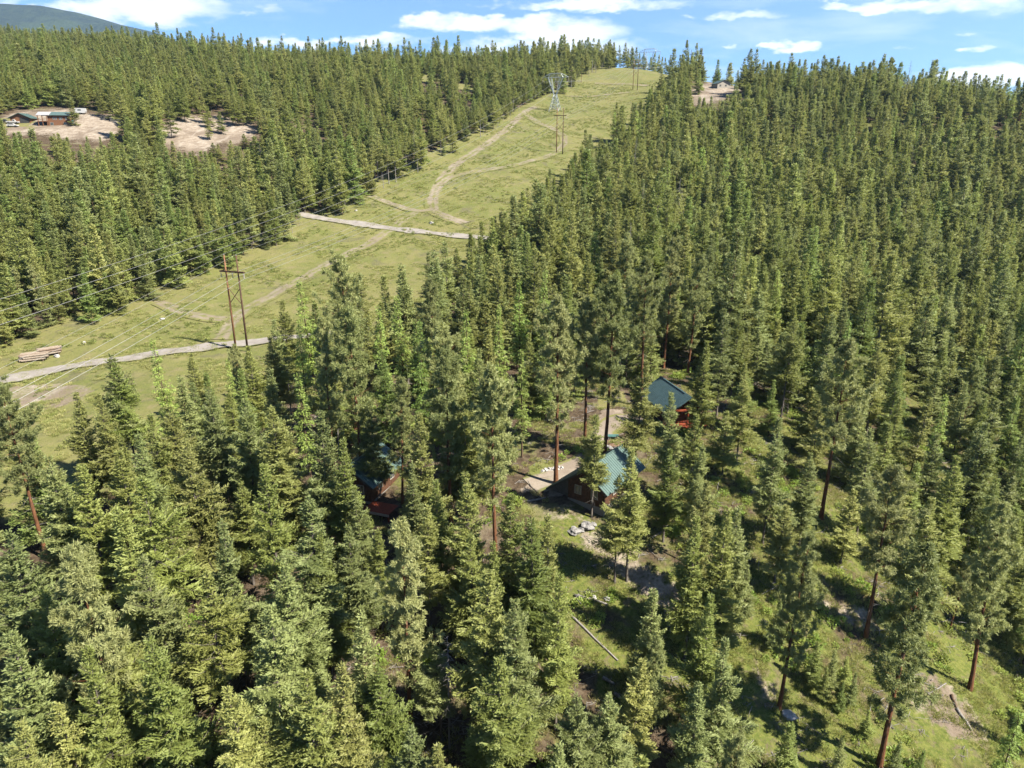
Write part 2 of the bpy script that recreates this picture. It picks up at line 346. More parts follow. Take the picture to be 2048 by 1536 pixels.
# ------------------------------------------------------------------ the ground sheet
PX_CORRIDOR = [(0,725),(60,715),(113,660),(212,646),(290,625),(342,581),(396,567),(478,533),(533,506),(601,468),(635,444),(620,430),(674,432),(721,410),(760,385),(819,355),(893,316),(951,281),(990,258),(1033,234),(1045,213),(1084,197),(1131,187),(1170,176),(1209,158),(1233,137),(1264,134),(1320,143),(1290,185),(1240,172),(1225,211),(1209,227),(1166,266),(1155,285),(1127,324),(1084,348),(1049,375),(1026,394),(975,422),(932,441),(920,473),(885,484),(858,504),(819,520),(764,547),(737,547),(720,540),(690,520),(660,540),(600,570),(564,598),(527,625),(496,653),(461,673),(438,694),(390,697),(359,708),(330,690),(300,690),(273,732),(230,730),(205,718),(181,762),(140,786),(106,817),(60,812),(20,785),(0,790)]
PX_HOUSE = [(0,236),(20,222),(60,218),(148,215),(182,224),(214,228),(246,233),(238,243),(246,252),(226,256),(214,268),(190,272),(172,262),(150,272),(134,258),(118,266),(96,254),(60,252),(30,258),(0,256)]
PX_PIT = [(320,258),(332,240),(352,236),(372,229),(402,232),(438,226),(462,236),(492,238),(508,250),(522,256),(518,266),(492,262),(472,276),(448,270),(428,282),(408,284),(398,300),(380,292),(362,280),(344,284),(330,272),(312,276)]
PX_RIGHTCLR = [(1365,192),(1390,172),(1425,160),(1490,172),(1512,186),(1460,184),(1440,186),(1400,195)]
PX_MEADOW = [(838,150),(880,150),(885,165),(940,170),(950,182),(935,184),(880,165),(845,163)]
PX_NEAR = [[(1088,985),(1140,952),(1165,938),(1180,950),(1150,1000),(1118,1000)], [(1196,925),(1222,908),(1252,912),(1250,950),(1222,975),(1212,996),(1190,972)], [(1140,965),(1182,980),(1205,1000),(1206,1036),(1150,1010)],
           [(1062,975),(1078,948),(1106,938),(1150,940),(1155,958),(1110,980)], [(1195,828),(1245,824),(1244,868),(1250,886),(1210,892),(1198,850)], [(1300,786),(1350,766),(1382,780),(1388,802),(1374,826),(1340,822)], [(1372,822),(1390,822),(1390,848),(1370,850)],
           [(1480,850),(1520,870),(1545,930),(1515,930),(1492,890)], [(1045,1000),(1140,1000),(1200,1040),(1190,1075),(1130,1060),(1050,1030)], [(1150,1060),(1210,1050),(1250,1085),(1220,1130),(1160,1100)],
           [(708,940),(732,945),(736,978),(712,978)], [(764,1010),(792,1010),(800,1030),(770,1042)], [(762,905),(800,910),(800,945),(760,940)],
           [(1150,1130),(1230,1140),(1260,1230),(1230,1320),(1170,1250)], [(1480,1300),(1560,1240),(1650,1210),(1760,1260),(1830,1330),(1960,1440),(2048,1536),(1780,1536),(1700,1500),(1620,1536),(1530,1536)],
           [(1600,1130),(1740,1180),(1740,1260),(1620,1240)], [(345,1420),(330,1520),(400,1530),(400,1300),(470,1290),(490,1380),(430,1440)], [(790,1400),(960,1400),(940,1520),(860,1480)], [(575,1180),(650,1180),(690,1250),(690,1370),(640,1360)], [(375,1140),(440,1140),(440,1290),(385,1290)], [(95,1030),(170,1020),(175,1180),(110,1180)], [(880,1262),(940,1262),(935,1490),(880,1490)], [(395,1360),(440,1360),(430,1530),(380,1530)], [(1035,900),(1165,900),(1165,945),(1060,975)], [(1195,760),(1250,780),(1250,890),(1200,890)]]

def grid_axis(lo, hi, c0, c1, base, growth, top):
    out = [c0]
    while out[-1] < hi:
        q = out[-1]; out.append(q + (base if q < c1 else min(top, base + (q - c1) * growth)))
    q = c0; left = []
    while q > lo: q -= min(top, base + (c0 - q) * growth); left.append(q)
    return np.array(left[::-1] + out)
GX = grid_axis(-1500, 1000, -75, 75, 1.2, .013, 14.0); GY = grid_axis(-120, 1500, 30, 110, 1.2, .009, 9.0)
def smooth(a, lo, hi): t = np.clip((a - lo) / (hi - lo), 0, 1); return t * t * (3 - 2 * t)
def build_ground():
    X, Y = np.meshgrid(GX, GY); Zg = ground(X, Y)
    nx, ny = len(GX), len(GY); V = np.stack([X, Y, Zg], -1).reshape(-1, 3)
    i = (np.arange(ny - 1)[:, None] * nx + np.arange(nx - 1)[None]).ravel()
    Q = np.stack([i, i + 1, i + nx + 1, i + nx], -1)
    me = quad_mesh('ground', V, Q, ['ground_cover'], None, True)
    x, y, z = V.T; la = lateral(x, y); u, v, dep = project(x, y, z); front = y > 20
    gr = smooth(la, -58, -49) * (1 - smooth(la, 20, 27)) * smooth(y, 70, 88)
    bare = np.zeros(len(x)); lush = np.zeros(len(x))
    for poly in (PX_HOUSE, PX_PIT, PX_RIGHTCLR):
        acc = np.zeros(len(x)); offs = [(dx, dy) for dx in (-10, 0, 10) for dy in (-26, -18, -11, -5, 0, 3)]
        for dx, dy in offs: acc += inside(poly, u + dx, v + dy)
        bare = np.maximum(bare, np.where(front & (y > 200), acc / len(offs) * 1.5, 0))
    k = inside([(0, 256), (70, 256), (70, 236), (0, 236)], u, v) & front; bare[k] = .35; gr[k] = .9
    k = inside(PX_MEADOW, u, v) & front; gr[k] = 1
    for poly, val in (([(1050,978),(1075,945),(1110,935),(1165,930),(1170,965),(1110,992)], 1.0), ([(1190,842),(1205,818),(1250,815),(1260,845),(1200,850)], 1.0), ([(1205,870),(1240,875),(1240,892),(1210,892)], .8), ([(750,905),(800,905),(805,950),(755,945)], .9),
                      ([(1150,1060),(1215,1055),(1260,1090),(1330,1150),(1380,1200),(1340,1230),(1260,1170),(1180,1110)], .66), ([(1480,1290),(1520,1310),(1560,1400),(1540,1420),(1500,1360)], .65), ([(1620,1190),(1700,1200),(1770,1250),(1760,1275),(1660,1250)], .6),
                      ([(1810,1340),(1900,1360),(1960,1430),(1980,1480),(1900,1470),(1820,1400)], .66), ([(0,768),(60,765),(180,770),(185,790),(120,815),(60,830),(0,800)], .62), ([(310,600),(335,598),(345,612),(320,615)], .8), ([(345,1380),(400,1420),(400,1480),(340,1500)], .6), ([(1040,1000),(1150,1005),(1190,1040),(1100,1045)], .45)):
        bare = np.maximum(bare, val * (inside(poly, u, v) & front))
    for poly in ([(1190,850),(1245,852),(1245,872),(1195,875)], [(1195,765),(1250,790),(1250,812),(1200,815)], [(1055,925),(1110,915),(1120,938),(1060,950)], [(1040,1010),(1110,1005),(1120,1040),(1060,1050)]):
        gr = np.maximum(gr, 1. * (inside(poly, u, v) & front))
    lush = .12 + .38 * smooth(x, 0, 25) * (1 - smooth(y, 75, 130)) + .25 * smooth(x, 20, 60)
    lush = np.where(inside([(1480,850),(1530,870),(1560,940),(1510,940)], u, v) & front, 1., lush)
    lush = np.where(inside([(1040,1000),(1260,1060),(1420,1180),(1560,1180),(1760,1270),(2048,1500),(2048,1536),(1500,1536),(1200,1400),(1130,1230)], u, v) & front, np.maximum(lush, .72), lush)
    lush = np.clip(lush + .6 * (vnoise(x, y, 7., 3) - .5), 0, 1)
    for n_, a in (('grass', gr), ('bare', bare), ('lush', lush)): float_attr(me, n_, a)
    tag(link('ground', me), kind='structure')
build_ground()

def drape(name, pts, width, mat, off, label=None, px=True, wob=.25):
    P = [hit(u, v)[:2] for u, v in pts] if px else [np.array(q, float) for q in pts]
    P = np.array(P); seg = np.r_[0, np.cumsum(np.linalg.norm(np.diff(P, axis=0), axis=1))]
    s = np.arange(0, seg[-1], 1.4); Q = np.stack([np.interp(s, seg, P[:, i]) for i in (0, 1)], -1)
    for _ in range(6): Q[1:-1] = (Q[:-2] + 2 * Q[1:-1] + Q[2:]) / 4
    T = np.gradient(Q, axis=0); T /= np.linalg.norm(T, axis=1)[:, None]; Nn = np.stack([-T[:, 1], T[:, 0]], -1)
    ws = np.linspace(-1, 1, 9); w = width / 2 * (1 + wob * (vnoise(Q[:, 0], Q[:, 1], 5, 2) - .5))
    G = Q[:, None] + Nn[:, None] * (ws[None, :, None] * w[:, None, None]); z = ground(G[..., 0], G[..., 1]) + off
    V = np.concatenate([G, z[..., None]], -1).reshape(-1, 3); n = len(ws); k = len(Q)
    i = (np.arange(k - 1)[:, None] * n + np.arange(n - 1)[None]).ravel()
    me = quad_mesh(name, V, np.stack([i, i + 1, i + n + 1, i + n], -1), [mat], None, True)
    float_attr(me, 'edge', np.tile(np.abs(ws), k)); o = link(name, me); tag(o, kind='structure')
    if label: o['label'] = label
    return o
drape('gravel_road', [(-60,775),(0,762),(60,750),(130,736),(210,724),(300,710),(400,697),(470,689),(540,681),(620,672),(720,668)], 4.6, 'gravel', .26)
drape('gravel_road', [(560,424),(600,429),(640,436),(700,446),(770,456),(850,465),(920,473),(990,478)], 4.6, 'gravel', .26)
drape('dirt_track', [(440,680),(455,655),(480,625),(530,598),(600,560),(680,516),(735,490),(775,463),(805,440),(835,424)], 5.4, 'faint_dirt', .15)
drape('dirt_track', [(930,447),(890,433),(866,420),(866,395),(880,362),(905,335),(935,315),(970,292),(1010,262),(1040,234),(1052,222),(1075,213)], 6.5, 'packed_dirt', .17)
drape('dirt_track', [(1046,226),(1056,232),(1076,246),(1108,258),(1130,272),(1128,290),(1110,306),(1080,318),(1030,330),(960,343),(905,352),(878,372)], 5.4, 'faint_dirt', .19)
drape('dirt_track', [(740,392),(770,403),(800,414),(835,424),(866,420)], 4.0, 'packed_dirt', .21)
drape('dirt_track', [(1190,166),(1220,168),(1260,168),(1300,171)], 6, 'faint_dirt', .2)
drape('dirt_track', [(1130,192),(1180,194),(1230,188),(1262,184)], 5, 'faint_dirt', .2)
drape('dirt_track', [(320,606),(360,622),(410,636),(460,640)], 5, 'faint_dirt', .16)
drape('driveway', [(1060,972),(1090,958),(1125,948),(1160,940),(1185,925),(1200,880),(1215,850),(1240,832),(1285,845)], 4.2, 'drive_dirt', .12)

# ------------------------------------------------------------------ far hill and mountain
def ridge(name, prof, ydist, depth, mat, n=150, m=40, rough=18.):
    us = np.array([p[0] for p in prof], float); vs = np.array([p[1] for p in prof], float)
    U = np.linspace(us[0], us[-1], n); Vv = np.interp(U, us, vs)
    a = (U - 1024) / FPX; b = (768 - Vv) / FPX
    dx, dy, dz = a, CP + b * SP, -SP + b * CP
    X0 = dx / dy * ydist; top = dz / dy * ydist + CAMZ
    k = np.linspace(0, 1, m); G = []
    for q in k:                                          # q 0 = foot, .6 = crest, 1 = behind
        yy = ydist - depth * (.6 - q); xx = X0
        f = np.sin(np.clip(q / .6, 0, 1) * math.pi / 2) if q < .6 else 1 - .7 * ((q - .6) / .4) ** 2
        base = CAMZ - 60
        zz = base + (top - base) * f
        zz = zz + (vnoise(xx, np.full_like(xx, yy), ydist * .05, 4) - .5) * rough * min(1, 2.5 * abs(.6 - q))
        G.append(np.stack([xx, np.full_like(xx, yy), zz], -1))
    V = np.array(G).reshape(-1, 3); i = (np.arange(m - 1)[:, None] * n + np.arange(n - 1)[None]).ravel()
    me = quad_mesh(name, V, np.stack([i, i + 1, i + n + 1, i + n], -1), [mat], None, True)
    return tag(link(name, me), kind='structure'), np.array(G)
def forest_far_mat(name, lo, hi, sc):
    b = NB(name); p = b.pos(); n = b.noise(p, sc, 6, .7); n2 = b.noise(p, sc * .12, 4, .6)
    c = b.mix(b.rng(n, .35, .65), lo, hi); c = b.mix(b.math('MULTIPLY', b.rng(n2, .52, .62), .7), c, tuple(1.5 * q for q in hi))
    b.principled(c, .95, 0, b.bump(n, 1., 30.), .05)
forest_far_mat('mountain_forest', (.007, .013, .009), (.020, .030, .015), .02); forest_far_mat('hill_ground', (.05, .06, .02), (.09, .10, .036), .05)
ridge('mountain', [(-900,-30),(-500,-8),(-200,4),(0,13),(50,16),(110,20),(165,28),(205,38),(245,50),(300,62),(360,85),(500,120)], 7000, 3600, 'mountain_forest', 220, 60, 240)
_, HG = ridge('hill', [(-500,50),(-250,62),(0,72),(60,78),(130,86),(210,90),(300,94),(360,106),(460,130)], 1300, 620, 'hill_ground', 120, 40, 14)

# ------------------------------------------------------------------ tree shapes
def leaf_quads(p, d, nrm, L, Wd):
    s = np.cross(d, nrm); s /= np.linalg.norm(s, axis=1)[:, None] + 1e-9
    mid = p + d * (L * .45)[:, None]
    tip = p + d * L[:, None]
    V = np.stack([p, mid + s * Wd[:, None] * .5, tip, mid - s * Wd[:, None] * .5], 1).reshape(-1, 3)
    return V, np.arange(len(V)).reshape(-1, 4)
def norm(a): return a / (np.linalg.norm(a, axis=1)[:, None] + 1e-9)
def trunk_arrays(rng, H, r0, sides, lean=.012):
    k = 9; z = np.linspace(-.6, H, k); wob = np.cumsum(rng.normal(0, lean * H / k, (k, 2)), 0); wob[:2] = 0
    P = np.c_[wob, z]; R = r0 * np.clip(1 - z / (H * 1.01), .012, 1) ** .85; R[0] *= 1.35
    V, Q = tube_arrays(P, R, sides)
    return V, Q, lambda zz: np.stack([np.interp(zz, z, P[:, 0]), np.interp(zz, z, P[:, 1])], -1)
def conifer(seed, kind, H, crown, R, nb, dens, leaf, sides=7, ragged=.25, twin=False, dead=10, twig=True):
    """returns (trunk verts, quads), (crown verts, quads)"""
    rng = np.random.default_rng(seed)
    r0 = {'fir': .0105, 'young': .010, 'pine': .0125, 'larch': .009}[kind] * H
    TV, TQ, axis = trunk_arrays(rng, H, r0, sides)
    tv, tq, off = [TV], [TQ], len(TV)
    zb = H * (1 - crown)
    f = np.sort(rng.random(nb) ** (.85 if kind != 'pine' else .8))
    z = zb + (H - zb) * f * .985
    az = np.cumsum(np.full(nb, 2.39996)) + rng.normal(0, .45, nb)
    ph = rng.random(6) * 6.28
    lob = 1 + ragged * (np.sin(2 * az + ph[0] + f * 5) * .5 + np.sin(3 * az + ph[1] - f * 9) * .4 + np.sin(az + ph[2] + f * 14) * .5)
    if kind == 'fir': prof = (1 - f) ** .84 * (.55 + .45 * np.clip(f / .15, 0, 1))
    elif kind == 'young': prof = (1 - f) ** .95 * (.72 + .28 * np.clip(f / .08, 0, 1))
    elif kind == 'pine': prof = np.clip((1 - f) ** .55, 0, 1) * (.45 + .55 * np.clip(f / .35, 0, 1))
    else: prof = (1 - f) ** .8 * (.6 + .4 * np.clip(f / .2, 0, 1))
    hole = np.where((np.sin(az * 1. + f * 11 + ph[3]) > .55) & (np.sin(f * 17 + ph[4]) > .1), .55, 1.)
    ln = np.maximum(R * prof * lob * hole * rng.uniform(.48, 1.18, nb), .28)
    LV, LQ, lo = [], [], 0
    o2 = np.c_[np.cos(az), np.sin(az), np.zeros(nb)]; side = np.c_[-np.sin(az), np.cos(az), np.zeros(nb)]
    if kind in ('fir', 'young'): m = -.30 + 1.0 * f ** 1.3 + rng.normal(0, .20, nb); c = .24
    elif kind == 'pine': m = -.10 + .95 * f + rng.normal(0, .2, nb); c = .22
    else: m = -.12 + .75 * f ** 1.5 + rng.normal(0, .1, nb); c = -.10
    up = np.array([0, 0, 1.])
    for i in range(nb):
        b0 = np.r_[axis(z[i]), z[i]]; l = ln[i]
        s = np.array([0, .5, 1.]); P = b0 + o2[i] * (l * s)[:, None] * .92 + up * (l * (m[i] * s + c * s * s))[:, None]
        v, q = tube_arrays(P, np.array([.018, .011, .004]) * (l ** .6 + .3), 3); tv.append(v); tq.append(q + off); off += len(v)
        if twig and kind in ('fir', 'young'):
            step = 1.9 / dens; nt = max(4, int(l * .92 / step)); ss = np.repeat(.10 + .90 * (np.arange(nt) + rng.random(nt) * .8) / nt, 2); n = len(ss); sg = np.tile([-1., 1.], nt)
            tl = (.46 * l * np.sin(np.clip(ss, 0, 1) ** .75 * math.pi) ** .8 * (1 - .25 * ss) + .16 + .10 * (1 - ss)) * rng.uniform(.6, 1.2, n)
            p = b0 + o2[i] * (l * ss)[:, None] + up * (l * (m[i] * ss + c * ss * ss) + rng.normal(0, .03, n))[:, None]
            d = norm(o2[i] * rng.uniform(.45, .95, n)[:, None] + side[i] * (sg * rng.uniform(.5, 1.0, n))[:, None] + up * rng.normal(.06, .22, n)[:, None])
            v, q = leaf_quads(p, d, norm(up * .9 + o2[i] * .5 + rng.normal(0, .3, (n, 3))), tl, np.minimum(.10 + .10 * tl, .17) * (leaf / .40) * rng.uniform(.8, 1.2, n)); LV.append(v); LQ.append(q + lo); lo += len(v)
            k = np.maximum(2, (tl / (.43 * leaf)).astype(int)); r_ = np.repeat(np.arange(n), k); nn = len(r_); w = rng.uniform(.15, 1.0, nn)
            ctr = p[r_] + d[r_] * (tl[r_] * w)[:, None] - up * (.10 * tl[r_] * w * w)[:, None]
            sd = np.cross(d[r_], up) * rng.choice([-1, 1], nn)[:, None]
            dd = norm(d[r_] * rng.uniform(.5, 1., nn)[:, None] + sd * rng.uniform(.3, .9, nn)[:, None] + up * rng.normal(.40, .30, nn)[:, None]); L = leaf * .78 * rng.uniform(.6, 1.3, nn)
            v, q = leaf_quads(ctr, dd, norm(up * .8 + o2[i] * .6 + rng.normal(0, .45, (nn, 3))), L, L * rng.uniform(.24, .42, nn)); LV.append(v); LQ.append(q + lo); lo += len(v)
        elif kind in ('fir', 'young', 'larch'):
            n = max(5, int(dens * l ** 1.35)); s = .12 + .90 * rng.random(n) ** (.62 if kind != 'larch' else .8)
            wm = (.40 if kind != 'larch' else .24) * l * np.sin(np.clip(s, 0, 1) ** .8 * math.pi) + .12
            w = rng.uniform(-1, 1, n) * wm
            ctr = b0 + o2[i] * (l * s)[:, None] + side[i] * w[:, None] + up * (l * (m[i] * s + c * s * s) - .16 * np.abs(w) + rng.normal(0, .05 + .05 * l ** .5, n))[:, None]
            d = norm(o2[i] * rng.uniform(.5, 1.1, n)[:, None] + side[i] * (np.sign(w) * rng.uniform(.1, 1.0, n))[:, None] + up * rng.normal(.32 if kind != 'larch' else -.25, .36, n)[:, None])
            L = leaf * rng.uniform(.6, 1.35, n)
            for tilt in ((.32, .55) if kind != 'larch' else (.5,)):
                nr = norm(up * .85 + o2[i] * .75 + rng.normal(0, tilt, (n, 3)))
                v, q = leaf_quads(ctr, d, nr, L, L * rng.uniform(.24, .44, n)); LV.append(v); LQ.append(q + lo); lo += len(v)
        else:
            nt = max(2, int(2 + 2.0 * l)); s = .42 + .6 * rng.random(nt) ** .7; s[0] = 1
            w = rng.uniform(-1, 1, nt) * (.34 * l)
            tc = b0 + o2[i] * (l * s)[:, None] + side[i] * w[:, None] + up * (l * (m[i] * s + c * s * s) + rng.uniform(-.05, .45, nt))[:, None]
            n = int(dens)
            ctr = np.repeat(tc, n, 0) + rng.normal(0, .10, (nt * n, 3))
            d = norm(rng.normal(0, 1, (nt * n, 3)) + up * .55 + o2[i] * .35); L = leaf * rng.uniform(.6, 1.25, nt * n)
            v, q = leaf_quads(ctr, d, norm(rng.normal(0, .7, (nt * n, 3)) + up + o2[i] * .7), L, L * rng.uniform(.12, .22, nt * n) * (1 if dens > 30 else 2.0)); LV.append(v); LQ.append(q + lo); lo += len(v)
    # leader
    for tx, tz in ([(0, H)] + ([(R * .22, H * .955)] if twin else [])):
        n = max(10, int(14 * (1 if kind != 'pine' else 2))); zz = tz - rng.random(n) ** 1.3 * H * .07
        ctr = np.c_[axis(zz) + rng.normal(0, .06, (n, 2)) + np.array([tx, 0]), zz]
        a = rng.random(n) * 6.28; d = norm(np.c_[np.cos(a), np.sin(a), rng.uniform(.7, 1.9, n)]); L = leaf * rng.uniform(.7, 1.2, n)
        v, q = leaf_quads(ctr, d, norm(rng.normal(0, 1, (n, 3))), L, L * .4); LV.append(v); LQ.append(q + lo); lo += len(v)
    for _ in range(dead):                                 # bare grey limbs under the crown
        zz = min(rng.uniform(.35, 1.0) * zb + rng.random() ** 2 * .35 * H + .3, .8 * H); a = rng.random() * 6.28; l = R * rng.uniform(.3, .75); b0 = np.r_[axis(zz), zz]
        s = np.array([0, .5, 1.]); P = b0 + np.c_[math.cos(a) * l * s, math.sin(a) * l * s, l * (-.10 * s - .18 * s * s)] + rng.normal(0, .04, (3, 3)) * s[:, None]
        v, q = tube_arrays(P, np.array([.03, .018, .006]), 3); tv.append(v); tq.append(q + off); off += len(v)
    return (np.concatenate(tv), np.concatenate(tq)), (np.concatenate(LV), np.concatenate(LQ))
def snag(seed, H, nb, R):
    rng = np.random.default_rng(seed); TV, TQ, axis = trunk_arrays(rng, H, .009 * H, 7, .02)
    tv, tq, off = [], [], 0
    for i in range(nb):
        f = rng.random() ** .8; zz = H * (.22 + .77 * f); a = rng.random() * 6.28; l = R * (1 - f) ** .7 * rng.uniform(.5, 1.1) + .15; b0 = np.r_[axis(zz), zz]
        s = np.linspace(0, 1, 4); o = np.array([math.cos(a), math.sin(a), 0]); m = -.25 + .5 * f
        P = b0 + o * (l * s)[:, None] + np.array([0, 0, 1.]) * (l * (m * s - .28 * s * s))[:, None] + rng.normal(0, .04 * l, (4, 3)) * s[:, None]
        v, q = tube_arrays(P, np.array([.030, .022, .014, .006]), 3); tv.append(v); tq.append(q + off); off += len(v)
        for _ in range(3):
            k = rng.integers(1, 4); d = norm((o + rng.normal(0, .6, 3) + np.array([0, 0, -.2]))[None])[0]; l2 = l * rng.uniform(.2, .4)
            P2 = P[k] + d * (l2 * np.array([0, .5, 1.]))[:, None]; v, q = tube_arrays(P2, np.array([.012, .008, .004]), 3); tv.append(v); tq.append(q + off); off += len(v)
    return (TV, TQ), (np.concatenate(tv), np.concatenate(tq))

# near shapes: kind, H, crown share, R, branches, density, leaf, twin
SHAPES = {
 'broad fir':   [('fir', 20, .87, 4.5, 190, 15, .40, {}), ('fir', 20, .80, 4.9, 175, 15, .41, dict(ragged=.34)), ('fir', 20, .86, 4.6, 190, 15, .40, dict(ragged=.42))],
 'slender fir': [('fir', 20, .88, 3.8, 185, 16, .38, {}), ('fir', 20, .78, 3.6, 165, 16, .38, dict(ragged=.34, dead=16)), ('fir', 20, .84, 3.9, 180, 16, .38, dict(ragged=.42, dead=8))],
 'ragged fir':  [('fir', 20, .68, 4.0, 140, 14, .40, dict(ragged=.5, dead=26)), ('fir', 20, .62, 3.7, 125, 14, .40, dict(ragged=.55, dead=30))],
 'twin-topped fir': [('fir', 20, .85, 4.4, 195, 15, .40, dict(twin=True))],
 'young fir':   [('young', 12, .96, 3.0, 175, 20, .28, dict(dead=0)), ('young', 12, .94, 2.7, 165, 20, .28, dict(dead=2))],
 'ponderosa pine': [('pine', 25, .68, 3.9, 112, 62, .44, dict(dead=12, ragged=.4)), ('pine', 25, .76, 3.6, 124, 62, .44, dict(dead=8, ragged=.35)), ('pine', 25, .58, 4.1, 100, 62, .45, dict(dead=18, ragged=.45))],
 'larch':       [('larch', 20, .84, 2.7, 170, 22, .40, dict(dead=8)), ('larch', 20, .78, 2.4, 150, 22, .40, dict(dead=10))],
}
BARK = {'broad fir': 'bark_grey', 'slender fir': 'bark_grey', 'ragged fir': 'bark_grey', 'twin-topped fir': 'bark_grey', 'young fir': 'bark_brown', 'ponderosa pine': 'bark_orange', 'larch': 'bark_brown', 'dead snag': 'dead_wood'}
LEAF = {'broad fir': 'needles_olive', 'slender fir': 'needles_deep', 'ragged fir': 'needles_olive', 'twin-topped fir': 'needles_olive', 'young fir': 'needles_young', 'ponderosa pine': 'needles_pine', 'larch': 'needles_larch'}
PROTO = {}
sd_ = 100
for nm, lst in SHAPES.items():
    PROTO[nm] = []
    for (k, H, cr, R, nb, dn, lf, kw) in lst:
        sd_ += 1; (tv, tq), (cv, cq) = conifer(sd_, k, H, cr, R, nb, dn, lf, **kw)
        nd_ = kw.get('dead', 10) * 6; mi_ = np.zeros(len(tq)); mi_[len(tq) - nd_:] = 1
        PROTO[nm].append((H, R, quad_mesh('trunk', tv, tq, [BARK[nm], 'dead_wood'], mi_, True), quad_mesh('crown', cv, cq, [LEAF[nm]])))
PROTO['dead snag'] = []
for s_, H, nb, R in ((1, 16, 90, 2.6), (2, 14, 60, 2.2), (3, 18, 45, 1.6)):
    (tv, tq), (cv, cq) = snag(s_, H, nb, R); PROTO['dead snag'].append((H, R, quad_mesh('trunk', tv, tq, ['dead_wood'], None, True), quad_mesh('limbs', cv, cq, ['dead_wood'])))

# ------------------------------------------------------------------ where trees stand
# species code, pixel of the tip, height in metres (or pixel of the base)
CODE = {'B': 'broad fir', 'N': 'slender fir', 'R': 'ragged fir', 'T': 'twin-topped fir', 'Y': 'young fir', 'P': 'ponderosa pine', 'L': 'larch', 'S': 'dead snag'}
TIPS = [
 ('B',40,1266,19),('B',172,1303,19),('B',315,1260,19),('P',166,1102,23),('B',30,1058,20),('B',305,1106,18),('R',408,1148,18),('N',450,1040,19),('B',25,1438,17),('Y',306,1506,10),('B',480,1360,17),
 ('B',524,1210,20),('Y',722,1230,17),('B',678,1333,17),('B',605,1348,18),('N',960,1135,19),('B',997,1303,19),('B',822,1452,14),('B',893,1496,14),
 ('T',1070,1030,18),('N',1103,1034,17),('B',1035,1198,18),('N',1118,1150,17),('Y',1306,1176,13),('P',1312,1270,13),('N',1275,1317,12),('B',1160,1383,14),('B',1226,1388,13),('N',1396,1363,14),
 ('N',1420,1188,16),('N',1450,1015,18),('N',1480,1020,17),('N',1455,1275,16),('N',1120,1486,13),('P',1474,1475,13),('N',1396,1030,17),('N',1269,893,17),('N',1349,783,15),('N',1394,828,14),
 ('N',1280,716,16),('P',1795,938,21),('N',1557,833,17),('N',1625,903,13),('N',1870,995,17),('N',1915,913,18),('N',1965,843,18),('N',1986,868,17),('L',1897,788,17),
 ('Y',1895,681,15),('N',1765,681,17),('L',1705,640,17),('N',1662,626,18),('L',1868,527,18),('N',1991,606,16),('R',1587,637,18),('N',1495,726,15),('Y',1550,760,9),('N',1411,681,16),('N',1454,616,18),
 ('Y',1640,1285,5.5),('Y',1672,1300,5),('Y',1700,1312,4.5),('Y',1655,1335,4.2),('Y',1712,1345,4),('Y',1690,1365,3.6),('Y',1740,1420,3.5),('Y',1560,1200,6),('Y',1690,1470,5),('Y',1800,1480,5),('Y',1850,1500,4.5),('Y',1500,1130,7),('L',2040,1418,12),('Y',1588,1446,8),('P',2030,1018,22),('P',12,774,21),('N',155,783,16),('R',212,712,19),('R',236,728,18),('L',314,676,18),('B',425,778,18),('B',100,911,18),('B',165,928,18),('N',275,866,17),
 ('B',376,878,19),('N',240,898,18),('Y',62,860,15),('R',120,1028,12),('R',286,958,19),('Y',264,1008,20),('B',345,806,17),('N',300,828,17),('N',200,786,16),('B',549,813,19),('L',603,748,17),('N',637,822,19),
 ('N',716,985,13),('B',738,803,13),('N',676,880,17),('N',822,925,15),('B',700,1052,15),('N',752,1062,12),('B',640,1070,16),('B',836,828,19),('N',930,938,18),('N',530,928,19),('N',1014,986,17),('P',988,735,24),('P',893,705,24),('P',684,516,27),('P',700,625,24),('L',611,560,20),('N',566,600,17),('N',545,640,15),
 ('L',1040,560,18),('L',1000,610,18),('L',1085,540,19),('L',760,610,19),('L',800,590,18),('L',840,640,18),('P',890,650,22),('L',1045,700,16),('Y',775,700,15),('N',935,560,18),('P',1225,560,26),('P',1180,600,22),('L',930,620,18),
 ('P',1300,520,24),('P',1345,480,24),('P',1395,510,22),('P',1250,470,22),('N',1500,560,18),('N',1610,560,18),('L',1565,540,18),('N',1720,560,17),('N',1800,600,17),('L',1640,520,17),('N',1930,560,17),
 ('P',470,690,14),('L',455,720,13),('N',385,705,12),('N',500,690,15),('Y',410,745,12),('L',600,650,16),('P',640,640,22),('P',860,560,20),('N',1180,505,19),('N',1060,505,17),('B',930,790,18),('P',792,760,17),('B',480,800,18),
 ('B',560,1130,18),('N',880,960,16),('N',850,1010,15),('B',940,1060,16),('N',990,1080,15),('B',130,1400,15),('B',230,1230,16),('B',760,1330,14),('B',520,1440,13),('B',90,1180,17),
]
BASED = [('R',612,1000,655,1360,1.15),('P',803,1043,822,1455),('S',913,1266,899,1497),('R',888,1290,884,1482),('P',1592,1068,1558,1416),('P',1842,1092,1757,1534),('P',1694,688,1642,1037),('R',1236,951,1229,1165),('R',1187,828,1183,1034,.9),('P',1108,602,1112,968),('N',1716,858,1712,1078),
         ('S',412,1358,405,1525),('R',1235,540,1230,725),('R',1470,740,1478,865),('S',420,1040,418,1190),('S',118,1035,150,1180)]
TREES = []                                                # dicts x,y,h,kind
for c, u, v, h in TIPS:
    p = hit(u, v, h)
    if p is not None: TREES.append(dict(x=p[0], y=p[1], h=h, kind=CODE[c], listed=True))
